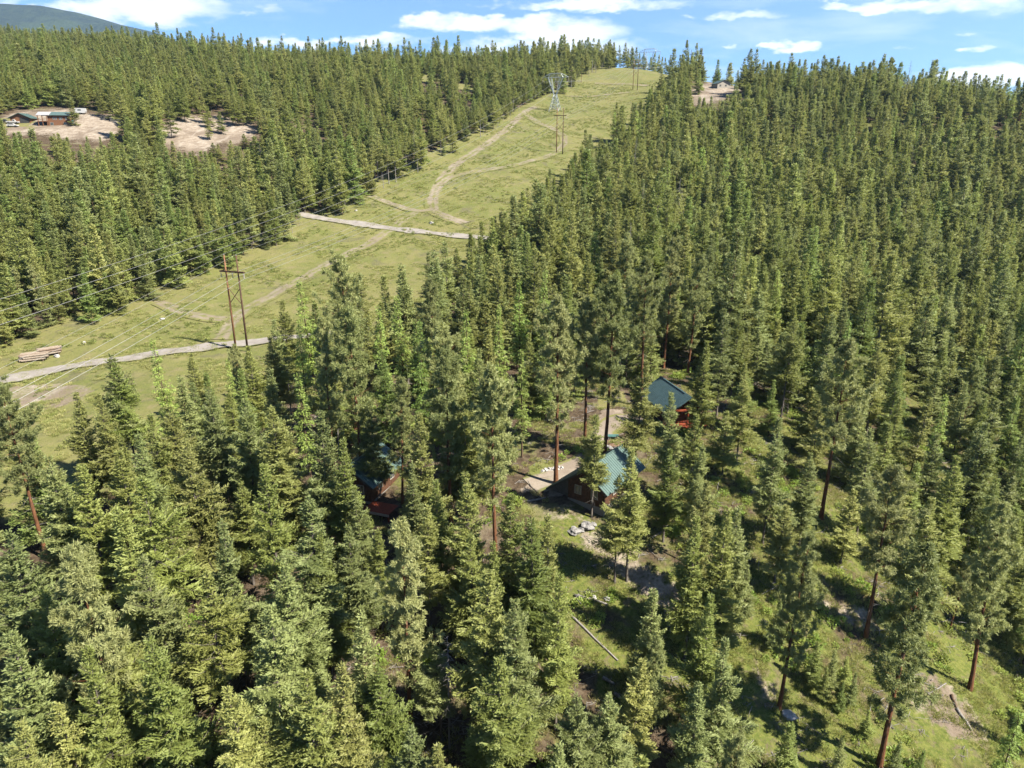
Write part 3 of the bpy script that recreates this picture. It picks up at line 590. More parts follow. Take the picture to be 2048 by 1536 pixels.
for c, u, v, ub, vb, *wf in BASED:
    p = hit(ub, vb); t0 = project(*p)[2]; b0 = (768 - vb) / FPX; b1 = (768 - v) / FPX
    h = float(t0 * (b1 - b0) / (CP + SP * b1)); TREES.append(dict(x=p[0], y=p[1], h=h, kind=CODE[c], listed=True, w=wf[0] if wf else 1.))
CABINS = [(10.5, 86.0, 8.5), (27.0, 108.0, 7.5), (-19.0, 87.0, 7.0)]
def scatter(sp, x0, x1, y0, y1, rng):
    gx = np.arange(x0, x1, sp); gy = np.arange(y0, y1, sp * .88)
    X, Y = np.meshgrid(gx, gy); X = X + (np.arange(len(gy)) % 2)[:, None] * sp * .5
    X = X + rng.uniform(-.46, .46, X.shape) * sp; Y = Y + rng.uniform(-.46, .46, Y.shape) * sp
    return X.ravel(), Y.ravel()
def horizon_ok(x, y, ztop):
    az = np.linspace(-1.05, 1.05, 160); ds = np.geomspace(40, 1500, 260)
    A, D = np.meshgrid(az, ds, indexing='ij'); S = (ground(A * D, D) - CAMZ) / D
    R = np.maximum.accumulate(S, 1)
    ia = np.clip(np.round((x / np.maximum(y, 1) + 1.05) / 2.1 * 159).astype(int), 0, 159)
    idn = np.clip(np.searchsorted(ds, y) - 1, 0, 259)
    return (ztop - CAMZ) / y > R[ia, idn] - .004
def clear_of(polys, x, y, z, h, rad, fr):
    ok = np.ones(len(x), bool)
    for f in fr:
        u, v, d = project(x, y, z + h * f)
        wpx = FPX * rad * (1.05 - f) / d
        for du in (-1, 0, 1):
            for poly in polys: ok &= ~inside(poly, u + du * wpx, v)
    return ok
def random_trees():
    rng = np.random.default_rng(3); out = []
    bands = [(4.9, -135, 140, 12, 128, 'near'), (5.1, -330, 330, 128, 300, 'mid'), (5.7, -520, 480, 300, 520, 'far'), (6.8, -760, 420, 520, 950, 'top')]
    lx = np.array([t['x'] for t in TREES]); ly = np.array([t['y'] for t in TREES])
    for sp, x0, x1, y0, y1, nm in bands:
        x, y = scatter(sp, x0, x1, y0, y1, rng)
        la = lateral(x, y); z = ground(x, y); n = len(x)
        left = la < -20
        h = np.where(left, 12.3, 15.5) + rng.normal(0, 2.9, n) + 5.0 * (vnoise(x, y, 38, 5) - .5)
        if nm == 'near': h = rng.uniform(9.5, 15.5, n)
        if nm == 'far': h = np.where(left, 12.5, 15) + rng.normal(0, 3.2, n) + 6 * (vnoise(x, y, 55, 6) - .5)
        if nm == 'top': h = np.where(left, 12.0, 14) + rng.normal(0, 3.6, n) + 5 * (vnoise(x, y, 60, 7) - .5) + 5 * np.exp(-((x - 50) / 90) ** 2) * (y > 560)
        e_ = rng.random(n)
        if nm != 'near': h = h * np.where(e_ < .11, 1.36, np.where(e_ > .80, .70, 1.))
        h = np.clip(h, 5, 27)
        rad = np.where(left, .19, .17) * h
        u, v, d = project(x, y, z); ut, vt, _ = project(x, y, z + h)
        ok = (u > -330) & (u < 2420) & (vt < 1800)
        edge = 2.2 * (vnoise(x, y, 11, 8) - .5)
        ok &= ~((la > -42.5 + edge) & (la < 22 + edge) & (y > 84))
        ok &= ~((la > 20) & (la < 28) & (y > 90) & (rng.random(n) < .25))
        if y0 > 300: ok &= horizon_ok(x, y, z + h)
        kk = np.where(ok)[0]; x, y, z, h, rad, d = (a[kk] for a in (x, y, z, h, rad, d))
        k2 = clear_of([PX_CORRIDOR], x, y, z, h, rad * 0, (0, .35, .7, 1.))
        if nm in ('far', 'top', 'mid'): k2 &= clear_of([PX_HOUSE, PX_PIT, PX_RIGHTCLR, PX_MEADOW], x, y, z, h, rad * .6, (0, .35, .7, 1.) if nm != 'top' else (0., .5, 1)) | ((rng.random(len(x)) < .13) & ~clear_of([PX_RIGHTCLR, PX_PIT, [(120,226),(250,236),(245,256),(150,272)]], x, y, z, h * 0, rad * 0, (0,)))
        if nm in ('near', 'mid'): k2 &= clear_of(PX_NEAR, x, y, z, h, rad * 1.6, (.05, .2, .35, .5, .65, .8, .9, 1.0))
        for cx, cy, cr in CABINS: k2 &= np.hypot(x - cx, y - cy) > cr
        if nm == 'near':
            dm = np.min(np.hypot(x[:, None] - lx[None], y[:, None] - ly[None]), 1); k2 &= dm > 3.9
            k2 &= rng.random(len(x)) < np.where(x > 15, .76, .58)
        elif nm == 'mid':
            dm = np.min(np.hypot(x[:, None] - lx[None], y[:, None] - ly[None]), 1); k2 &= dm > 3.0
            k2 &= rng.random(len(x)) < .93
        else: k2 &= rng.random(len(x)) < np.where(vnoise(x, y, 24, 9) > .30, .96, .50)
        for i in np.where(k2)[0]:
            l = lateral(x[i], y[i]) < -20; q = float(np.clip(rng.random() * .62 + .42 * vnoise(x[i], y[i], 30, 14) - .02, 0, .999)); pn = vnoise(x[i], y[i], 45, 12)
            if nm == 'near': kd = ('broad fir' if q < .45 else 'slender fir' if q < .7 else 'ragged fir' if q < .8 else 'young fir') if x[i] < 15 else ('slender fir' if q < .5 else 'young fir' if q < .75 else 'ponderosa pine' if q < .85 else 'larch')
            elif l and nm == 'mid': kd = 'young fir' if q < .66 else 'slender fir' if q < .84 else 'broad fir' if q < .90 else 'larch' if q < .95 else 'ponderosa pine'
            elif l: kd = 'young fir' if q < .38 else 'broad fir' if q < .68 else 'slender fir' if q < .86 else 'ponderosa pine' if q < .96 else 'larch'
            else: kd = 'slender fir' if q < .45 else 'young fir' if q < .64 else 'broad fir' if q < .84 else 'ponderosa pine' if q < .84 + .12 * pn else 'larch' if q < .985 - .02 * pn else 'ragged fir'
            if y[i] > 235 and lateral(x[i], y[i]) > -52 and lateral(x[i], y[i]) < -40 and rng.random() < .6: kd = 'ragged fir'
            if nm in ('mid', 'far') and rng.random() < .008: kd = 'dead snag'
            out.append(dict(x=x[i], y=y[i], h=float(h[i]), kind=kd, listed=False))
    for u_, y_, h_ in ((1238,640,17),(1246,655,20),(1254,648,15),(1263,668,18),(1271,676,21),(1280,690,19),(1289,672,14),(1299,684,17),(1307,676,20),(1316,690,22),(1322,668,17),(1332,650,15),(1341,640,17),(1225,630,19),(1217,622,16),(1311,705,16),(1285,705,22),(1259,700,24)):
        out.append(dict(x=(u_ - 1024) / FPX / 1.088 * y_, y=float(y_), h=float(h_), kind='slender fir' if h_ % 2 else 'broad fir', listed=False))
    # forest on the hill behind
    G = HG; rng2 = np.random.default_rng(8)
    for r_ in range(6, 27):
        row = G[r_]; xs = np.arange(row[0, 0], row[-1, 0], 8.5)
        for dy in (0, 7.5):
            xx = xs + rng2.uniform(-4, 4, len(xs)); zz = np.interp(xx, row[:, 0], row[:, 2]); yy = row[0, 1] + dy + rng2.uniform(-3.5, 3.5, len(xs))
            nxt = G[min(r_ + 1, 39)]; zn = np.interp(xx, nxt[:, 0], nxt[:, 2]); zz = zz + (zn - zz) * (yy - row[0, 1]) / (nxt[0, 1] - row[0, 1])
            uu, vv, _ = project(xx, yy, zz + 14)
            for a, b_, c_ in zip(xx[(uu > -150) & (uu < 600)], yy[(uu > -150) & (uu < 600)], zz[(uu > -150) & (uu < 600)]):
                if rng2.random() < .9: out.append(dict(x=a, y=b_, z=c_ - .5, h=rng2.uniform(11, 19), kind=('young fir', 'broad fir', 'slender fir')[rng2.integers(3)], listed=False))
    return out
ALL = TREES + random_trees()
for t in ALL:
    if 'z' not in t: t['z'] = None
xs = np.array([t['x'] for t in ALL]); ys = np.array([t['y'] for t in ALL]); zs = ground(xs, ys)
for t, z in zip(ALL, zs):
    if t['z'] is None: t['z'] = float(z)
hs = np.array([t['h'] for t in ALL]); zz = np.array([t['z'] for t in ALL])
U0, V0, D0 = project(xs, ys, zz); U1, V1, D1 = project(xs, ys, zz + hs)
size = hs / np.maximum(D0, 20)
inview = (np.maximum(U0, U1) > -40) & (np.minimum(U0, U1) < 2088) & (V1 < 1530) & (ys > 20)
score = np.where(inview, size + .25 * np.array([t['listed'] for t in ALL]), -1)
order = np.argsort(-score); NIND = 300
near_ids = [int(i) for i in order[:NIND] if score[i] > 0]
nearset = set(near_ids)
print('trees', len(ALL), 'individual', len(near_ids))

# ------------------------------------------------------------------ individual trees
TONES = {'fir': [('olive', 'needles_olive'), ('blue-green', 'needles_blue'), ('deep green', 'needles_deep')]}
def zone(x, y):
    if math.hypot(x - CABINS[0][0], y - CABINS[0][1]) < 13: return 'beside the brown plank cabin'
    if math.hypot(x - CABINS[1][0], y - CABINS[1][1]) < 13: return 'beside the red-posted log cabin'
    if math.hypot(x - CABINS[2][0], y - CABINS[2][1]) < 12: return 'beside the red-decked cabin'
    la = lateral(x, y)
    if la < 40 and y > 74: return 'edging the power line clearing'
    if x > 12 and y < 74: return 'on the open grassy slope'
    if x < 12 and y < 74: return 'in the stand below the cabins'
    if x > 40 and y < 130: return 'in the shade above the slope'
    return 'in woods uphill of the cabins'
def slot_mat(o, mat): o.material_slots[0].link = 'OBJECT'; o.material_slots[0].material = M[mat]
trng = random.Random(21)
FNAME = {'broad fir': 'fir_tree', 'slender fir': 'fir_tree', 'ragged fir': 'fir_tree', 'twin-topped fir': 'fir_tree', 'young fir': 'young_fir', 'ponderosa pine': 'pine_tree', 'larch': 'larch_tree', 'dead snag': 'dead_tree'}
NEARK = [(ALL[i]['x'], ALL[i]['y'], ALL[i]['kind'], ALL[i]['h'], i) for i in near_ids]
def neighbour(x, y, i0):
    b = sorted((math.hypot(x - q[0], y - q[1]), q) for q in NEARK if q[4] != i0)[:3]
    for d, q in b:
        if q[2] in ('dead snag', 'larch', 'ponderosa pine'): return 'by a ' + {'dead snag': 'dead tree', 'larch': 'larch', 'ponderosa pine': 'pine'}[q[2]]
    d, q = b[0]
    if d > 5.5: return 'standing apart'
    return 'by a ' + ('taller ' if q[3] > ALL[i0]['h'] + 1.5 else 'lower ' if q[3] < ALL[i0]['h'] - 1.5 else '') + ('young fir' if q[2] == 'young fir' else q[2].replace('twin-topped', 'twin-topped'))
for i in near_ids:
    t = ALL[i]; kd = t['kind']; pr = PROTO[kd]; vi = trng.randrange(len(pr)); H, R, tm, cm = pr[vi]
    sz = t['h'] / H; sx = sz * trng.uniform(.78, 1.04) if kd != 'ponderosa pine' else sz * trng.uniform(.82, 1.0)
    if kd in ('broad fir', 'slender fir', 'ragged fir', 'twin-topped fir'): sx = max(sx, .64)
    sx *= t.get('w', 1.); h = t['h']; size_w = 'very tall' if h >= 20 else 'tall' if h >= 17.8 else 'mid-height' if h >= 14.5 else 'short' if h >= 8 else 'knee-high to head-high' if h < 2 else 'small'
    zn = zone(t['x'], t['y']); nb_ = neighbour(t['x'], t['y'], i)
    if kd == 'dead snag': lab = f'{size_w} bare grey dead tree {zn}, {nb_}'; tone = None
    elif kd == 'ponderosa pine': lab = f'{size_w} ' + ('low-crowned ' if vi == 1 else 'bare-stemmed ' if vi == 2 else '') + f'orange-trunked pine {zn}, {nb_}'; tone = 'needles_pine'
    elif kd == 'larch': lab = f'{size_w} feathery green larch {zn}, {nb_}'; tone = 'needles_larch'
    else:
        tn, tone = trng.choice(TONES['fir'] if t['x'] < 15 else TONES['fir'] + [('deep green', 'needles_deep')]) if kd != 'young fir' else trng.choice([('fresh green', 'needles_young'), ('blue-green', 'needles_blue')])
        lab = f'{size_w} {tn} young fir {zn}, {nb_}' if kd == 'young fir' else f'{size_w} {kd.replace(" fir", "")} {tn} fir {zn}, {nb_}'
    if len(lab.split()) > 16: lab = lab.rsplit(',', 1)[0]
    e = thing(FNAME[kd], (t['x'], t['y'], t['z'] - .05), lab, 'dead tree' if kd == 'dead snag' else 'tree', 'trees ' + zn, trng.uniform(0, 6.283))
    e.scale = (sx, sx, sz); e.rotation_euler = (trng.gauss(0, .02), trng.gauss(0, .02), e.rotation_euler.z)
    link('trunk', tm, e)
    c = link('crown' if kd != 'dead snag' else 'branchwork', cm, e)
    if kd == 'dead snag': c['kind'] = 'stuff'
    if tone and tone != cm.materials[0].name: slot_mat(c, tone)

# ------------------------------------------------------------------ the far forest as one mass
LIB = bpy.data.collections.new('forest_shapes')
def lib(name, parts, mats):
    V = []; Q = []; mi = []; o = 0
    for k, (v, q) in enumerate(parts): V.append(v); Q.append(q + o); o += len(v); mi.append(np.full(len(q), k))
    ob = bpy.data.objects.new(name, quad_mesh(name, np.concatenate(V), np.concatenate(Q), mats, np.concatenate(mi))); LIB.objects.link(ob)
LODS = [  # library order, kind list, near or far detail
 ('broad fir', 'fir', 20, .90, 5.2, 120, 8.5, .62, ['needles_olive', 'needles_deep'], 'bark_grey'), ('slender fir', 'fir', 20, .90, 4.4, 125, 9.0, .60, ['needles_deep', 'needles_blue', 'needles_olive', 'needles_olive'], 'bark_grey'),
 ('ragged fir', 'fir', 20, .52, 3.4, 70, 8.0, .62, ['needles_olive'], 'dead_wood'), ('young fir', 'young', 12, .97, 3.1, 115, 12, .44, ['needles_young', 'needles_young', 'needles_blue', 'needles_olive'], 'bark_brown'),
 ('ponderosa pine', 'pine', 25, .66, 3.8, 66, 24, .66, ['needles_pine', 'needles_olive'], 'bark_orange'), ('larch', 'larch', 20, .80, 2.5, 95, 10, .66, ['needles_larch'], 'bark_brown')]
INDEX = {}; k_ = 0
for nm, kd, H, cr, R, nb, dn, lf, tones, bk in LODS:
    INDEX[nm] = []
    for tn in tones:
        a, b_ = conifer(500 + k_, kd, H, cr, R, nb, dn, lf, 4, .34, False, 3 if nm != 'ragged fir' else 14, True)
        lib('shape_%02d' % k_, (a, b_), [bk, tn]); INDEX[nm].append((k_, H)); k_ += 1
a, b_ = snag(9, 16, 70, 2.4); lib('shape_%02d' % k_, (a, b_), ['dead_wood', 'dead_wood']); INDEX['dead snag'] = [(k_, 16)]; INDEX['twin-topped fir'] = INDEX['broad fir']

def instancer(name, pts, idx, scl, rot, coll, label, cat):
    me = bpy.data.meshes.new(name); me.vertices.add(len(pts)); me.vertices.foreach_set('co', np.ascontiguousarray(pts, np.float32).ravel())
    a = me.attributes.new('pick', 'INT', 'POINT'); a.data.foreach_set('value', np.ascontiguousarray(idx, np.int32))
    a = me.attributes.new('size', 'FLOAT_VECTOR', 'POINT'); a.data.foreach_set('vector', np.ascontiguousarray(scl, np.float32).ravel())
    a = me.attributes.new('turn', 'FLOAT_VECTOR', 'POINT'); a.data.foreach_set('vector', np.ascontiguousarray(rot, np.float32).ravel())
    ob = link(name, me); ng = bpy.data.node_groups.new(name, 'GeometryNodeTree')
    ng.interface.new_socket('Geometry', in_out='INPUT', socket_type='NodeSocketGeometry'); ng.interface.new_socket('Geometry', in_out='OUTPUT', socket_type='NodeSocketGeometry')
    N = ng.nodes; L = ng.links; gi = N.new('NodeGroupInput'); go = N.new('NodeGroupOutput')
    ci = N.new('GeometryNodeCollectionInfo'); ci.inputs['Collection'].default_value = coll; ci.inputs['Separate Children'].default_value = True; ci.inputs['Reset Children'].default_value = True
    ip = N.new('GeometryNodeInstanceOnPoints'); ip.inputs['Pick Instance'].default_value = True
    def na(n, t): q = N.new('GeometryNodeInputNamedAttribute'); q.data_type = t; q.inputs['Name'].default_value = n; return q.outputs['Attribute']
    mp = N.new('GeometryNodeMeshToPoints'); L.new(gi.outputs[0], mp.inputs['Mesh'])
    L.new(mp.outputs[0], ip.inputs['Points']); L.new(ci.outputs[0], ip.inputs['Instance']); L.new(na('pick', 'INT'), ip.inputs['Instance Index'])
    L.new(na('turn', 'FLOAT_VECTOR'), ip.inputs['Rotation']); L.new(na('size', 'FLOAT_VECTOR'), ip.inputs['Scale']); L.new(ip.outputs[0], go.inputs[0])
    md = ob.modifiers.new('scatter', 'NODES'); md.node_group = ng
    return tag(ob, label, cat, None, 'stuff')
rest = [i for i in range(len(ALL)) if i not in nearset]
frng = np.random.default_rng(77); pts, idx, scl, rot = [], [], [], []
for i in rest:
    t = ALL[i]; k, H = INDEX[t['kind']][frng.integers(len(INDEX[t['kind']]))]
    s = t['h'] / H; w = s * frng.uniform(.88, 1.12)
    if t['kind'] in ('broad fir', 'slender fir'): w = max(w, .62)
    pts.append((t['x'], t['y'], t['z'] - .1)); idx.append(k); scl.append((w, w, s)); rot.append((frng.normal(0, .035), frng.normal(0, .035), frng.uniform(0, 6.283)))
instancer('forest', np.array(pts), idx, scl, rot, LIB, 'dense conifer forest covering the hillside on both sides of the power line clearing', 'forest')

# ------------------------------------------------------------------ grass tufts, shrubs and scrub
GLIB = bpy.data.collections.new('undergrowth_shapes')
def tuft(seed, n, hh, spread, wd, name, mat, coll, curve=.5):
    r = np.random.default_rng(seed); a = r.random(n) * 6.283; d = r.random(n) ** .6 * spread
    p = np.c_[np.cos(a) * d, np.sin(a) * d, np.full(n, -.04)]; a2 = a + r.normal(0, .8, n)
    dr = norm(np.c_[np.cos(a2) * curve, np.sin(a2) * curve, r.uniform(.5, 1.2, n)]); L = hh * r.uniform(.5, 1.2, n)
    v, q = leaf_quads(p, dr, norm(r.normal(0, 1, (n, 3)) + np.array([0, 0, .6])), L, np.full(n, wd))
    ob = bpy.data.objects.new(name, quad_mesh(name, v, q, [mat])); coll.objects.link(ob)
def shrub(seed, n, rad, hh, lf, name, mat, coll):
    r = np.random.default_rng(seed); d = norm(r.normal(0, 1, (n, 3))); d[:, 2] = np.abs(d[:, 2])
    lob = 1 + .35 * np.sin(d[:, 0] * 4 + seed) * np.sin(d[:, 1] * 5 + 2 * seed)
    p = d * (rad * lob * r.uniform(.35, 1., n) ** .5)[:, None]; p[:, 2] *= hh / rad
    dr = norm(d + r.normal(0, .6, (n, 3)) + np.array([0, 0, .3])); L = lf * r.uniform(.6, 1.4, n)
    v, q = leaf_quads(p, dr, norm(np.array([0, 0, 1.]) + d * .5 + r.normal(0, .5, (n, 3))), L, L * .6)
    ob = bpy.data.objects.new(name, quad_mesh(name, v, q, [mat])); coll.objects.link(ob)
for k in range(3): tuft(k, 46, .38, .42, .045, 'under_%02d' % k, 'grass_blade', GLIB)
for k in range(3, 6): shrub(k, 150, .55, .55, .20, 'under_%02d' % k, 'leaf_shrub', GLIB)
for k in range(6, 8): shrub(k, 120, .5, .4, .16, 'under_%02d' % k, 'needles_deep', GLIB)
shrub(8, 110, .45, .35, .16, 'under_08', 'needles_olive', GLIB)
def sticks(seed, n, name, coll):
    r = np.random.default_rng(seed); V, Q, o = [], [], 0
    for _ in range(n):
        a = r.random() * 6.28; l = r.uniform(.5, 1.8); c = np.r_[r.normal(0, .5, 2), .08]; d = np.array([math.cos(a), math.sin(a), r.normal(0, .08)])
        v, q = tube_arrays(c + d * (l * np.linspace(-.5, .5, 3))[:, None] + r.normal(0, .03, (3, 3)), np.array([.045, .035, .015]), 4); V.append(v); Q.append(q + o); o += len(v)
    ob = bpy.data.objects.new(name, quad_mesh(name, np.concatenate(V), np.concatenate(Q), ['dead_wood'])); coll.objects.link(ob)
def stones(seed, n, name, coll):
    r = np.random.default_rng(seed); m = MB()
    for _ in range(n):
        c = np.r_[r.normal(0, .7, 2), .0]; q = r.uniform(.05, .09) * (1 + 2.2 * (r.random() < .15))
        m.tube([c - [0, 0, q * .5], c + [0, 0, q * .1], c + [q * .1, 0, q * .6]], [q * .8, q, q * .45], 6)
    ob = bpy.data.objects.new(name, m.mesh(name, 'rock_grey')); coll.objects.link(ob)
sticks(1, 7, 'under_09', GLIB); sticks(2, 5, 'under_10', GLIB); stones(3, 7, 'under_11', GLIB)
def undergrowth():
    r = np.random.default_rng(44); P, I, S, T = [], [], [], []
    def put(x, y, k, s0, s1):
        z = ground(x, y); n = len(x); P.append(np.c_[x, y, z]); I.append(k if hasattr(k, '__len__') else np.full(n, k)); q = r.uniform(s0, s1, n); S.append(np.c_[q, q, q * r.uniform(.7, 1.2, n)])
        T.append(np.c_[np.zeros((n, 2)), r.random(n) * 6.28])
    x = r.uniform(-55, 85, 62000); y = r.uniform(36, 128, 62000); u, v, d = project(x, y, ground(x, y))
    bad = inside([(1050,978),(1075,945),(1110,935),(1165,930),(1170,965),(1110,992)], u, v) | inside([(1190,842),(1205,818),(1250,815),(1300,845),(1200,852)], u, v)
    for cx, cy, cr in CABINS: bad |= np.hypot(x - cx, y - cy) < cr - 2.2
    bad |= (lateral(x, y) < 24) & (y > 84)
    lush = .10 + .55 * smooth(x, 0, 25) + .2 * (y > 80); n1 = vnoise(x, y, 4.2, 21) * .6 + vnoise(x, y, 1.7, 22) * .4
    k = ~bad & (n1 < .34 + .36 * lush); put(x[k], y[k], r.integers(0, 3, k.sum()), .45, 1.2)
    x = r.uniform(-50, 85, 6000); y = r.uniform(36, 128, 6000); u, v, d = project(x, y, ground(x, y)); bad = (lateral(x, y) < 26) & (y > 84)
    for cx, cy, cr in CABINS: bad |= np.hypot(x - cx, y - cy) < cr - 1.8
    bad |= inside([(1050,978),(1075,945),(1110,935),(1165,930),(1170,965),(1110,992)], u, v) | inside([(1190,842),(1205,818),(1250,815),(1300,845),(1200,852)], u, v)
    k = ~bad & (vnoise(x, y, 6.5, 25) + .15 * smooth(x, 5, 30) > .73); put(x[k], y[k], r.integers(3, 7, k.sum()), .5, 1.5)
    x = r.uniform(-45, 85, 2600); y = r.uniform(38, 125, 2600); u, v, d = project(x, y, ground(x, y)); bad = (lateral(x, y) < 26) & (y > 84)
    for cx, cy, cr in CABINS: bad |= np.hypot(x - cx, y - cy) < cr
    k = ~bad & (vnoise(x, y, 5.5, 41) > .45); put(x[k], y[k], r.choice([9, 9, 10, 10, 10, 11], k.sum()), .5, 1.2)
    # low scrub across the clearing
    y = r.uniform(90, 560, 9000); x = 23 + .369 * (y - 362) + r.uniform(-44, 24, 9000) / .938
    k = (vnoise(x, y, 13, 31) * .6 + vnoise(x, y, 4, 32) * .4 > .62); put(x[k], y[k], r.integers(6, 9, k.sum()), .5, 1.5)
    y = 90 + 470 * r.random(52000) ** 1.6; x = 23 + .369 * (y - 362) + r.uniform(-46, 25, 52000) / .938; u, v, d = project(x, y, ground(x, y))
    k = (vnoise(x, y, 9, 51) * .5 + vnoise(x, y, 3.1, 52) * .5 > .56); put(x[k], y[k], r.integers(0, 3, k.sum()), .7, 1.5)
    instancer('undergrowth', np.concatenate(P), np.concatenate(I), np.concatenate(S), np.concatenate(T), GLIB, 'green grass tufts and low shrubs covering the slope and clearing floor', 'undergrowth')
undergrowth()

# ------------------------------------------------------------------ power lines
LDIR = Vector((.3462, .9382, 0)); LPER = Vector((.9382, -.3462, 0)); LANG = math.atan2(LPER.y, LPER.x)
def gz(x, y): return float(ground(x, y))
def h_frame(cx, cy, H, label, mats=('pole_wood', 'pole_dark'), poles=(-1.55, 1.55), arm=3.05):
    z0 = min(gz(cx + LPER.x * p, cy + LPER.y * p) for p in poles)
    e = thing('power_pole_frame', (cx, cy, z0), label, 'power pole', 'wooden pole frames of the power line', LANG)
    for k, p in enumerate(poles):
        MB().tube([(p, 0, -.5), (p, 0, H * .5), (p, 0, H)], [.23, .19, .14], 10).build('pole', mats[k % 2], e, True)
        MB().tube([(p, 0, H), (p, 0, H + .25)], [.06, .04], 6).build('pole_cap', 'galvanised', e)
    MB().box((-arm, -.24, H - 3.55), (arm, -.10, H - 3.25)).build('crossarm', 'pole_dark', e)
    MB().box((-arm, .10, H - 3.55), (arm, .24, H - 3.25)).build('crossarm', 'pole_dark', e)
    a, b = poles[0], poles[-1]
    for (p, q, oy) in ((a, b, -.17), (b, a, .17)):
        MB().tube([(p, oy, H - 6.6), (q, oy, H - 10.0)], .075, 6).build('cross_brace', 'pole_dark', e)
    for p in (-arm + .15, 0, arm - .15):
        m = MB(); m.tube([(p, 0, H - 3.4), (p, 0, H - 4.7)], .03, 5)
        for i in range(6): m.tube([(p, 0, H - 3.75 - i * .15), (p, 0, H - 3.83 - i * .15)], [.06, .14], 8)
        m.build('insulator', 'insulator', e)
    pts = [Vector((cx, cy, z0)) + LPER * p + Vector((0, 0, H - 4.7)) for p in (-arm + .15, 0, arm - .15)]
    tops = [Vector((cx, cy, z0)) + LPER * p + Vector((0, 0, H + .22)) for p in (poles[0], poles[-1])]
    return pts + tops
pa = hit(472, 700); f0 = h_frame(pa[0] + LPER.x * 1.55, pa[1] + LPER.y * 1.55, 20.3, 'tall wooden H-frame power pole beside the gravel road with crossed braces')
pb = hit(1119, 307); f1 = h_frame(pb[0], pb[1], 20.8, 'wooden H-frame power pole mid-clearing in front of the lattice tower')
pc = hit(1270, 180); f2 = h_frame(pc[0], pc[1], 19.5, 'wooden H-frame power pole near the crest of the clearing')
yq = 610; f4 = h_frame(.237 * yq, yq, 24, 'thin three-legged wooden pole frame rising behind the treetops on the crest', ('pole_dark', 'pole_dark'), (-4.2, 0, 4.2), 5.2)
def catenary(a, b, sag, n=36):
    return [a.lerp(b, i / n) - Vector((0, 0, 4 * sag * (i / n) * (1 - i / n))) for i in range(n + 1)]
def wire(chain, sags, r, label, group):
    P = []
    for (a, b), s_ in zip(zip(chain[:-1], chain[1:]), sags): c = catenary(a, b, s_); P += c if not P else c[1:]
    o = Vector(P[len(P) // 2]); tag(MB().tube([tuple(q - o) for q in P], r, 5).build('power_line_wire', 'wire_metal'), label, 'wire', group).location = o
back = [Vector((-105, 15, 10.5)) + LPER * p for p in (-2.9, 0, 2.9)] + [Vector((-105, 15, 15.5)) + LPER * p for p in (-1.55, 1.55)]
end = [f2[i] + LDIR * 190 + Vector((0, 0, 21)) for i in range(5)]
for i in range(5):
    wire([back[i], f0[i], f1[i], f2[i], end[i]], [2.2, 4.5 if i < 3 else 2.5, 3.5 if i < 3 else 2., 2.], .030 if i < 3 else .016, 'power line wire hanging from the crossarms of the wooden H-frame poles' if i < 3 else 'thin overhead wire strung between the tops of the wooden H-frame poles', 'wires of the wooden pole line')
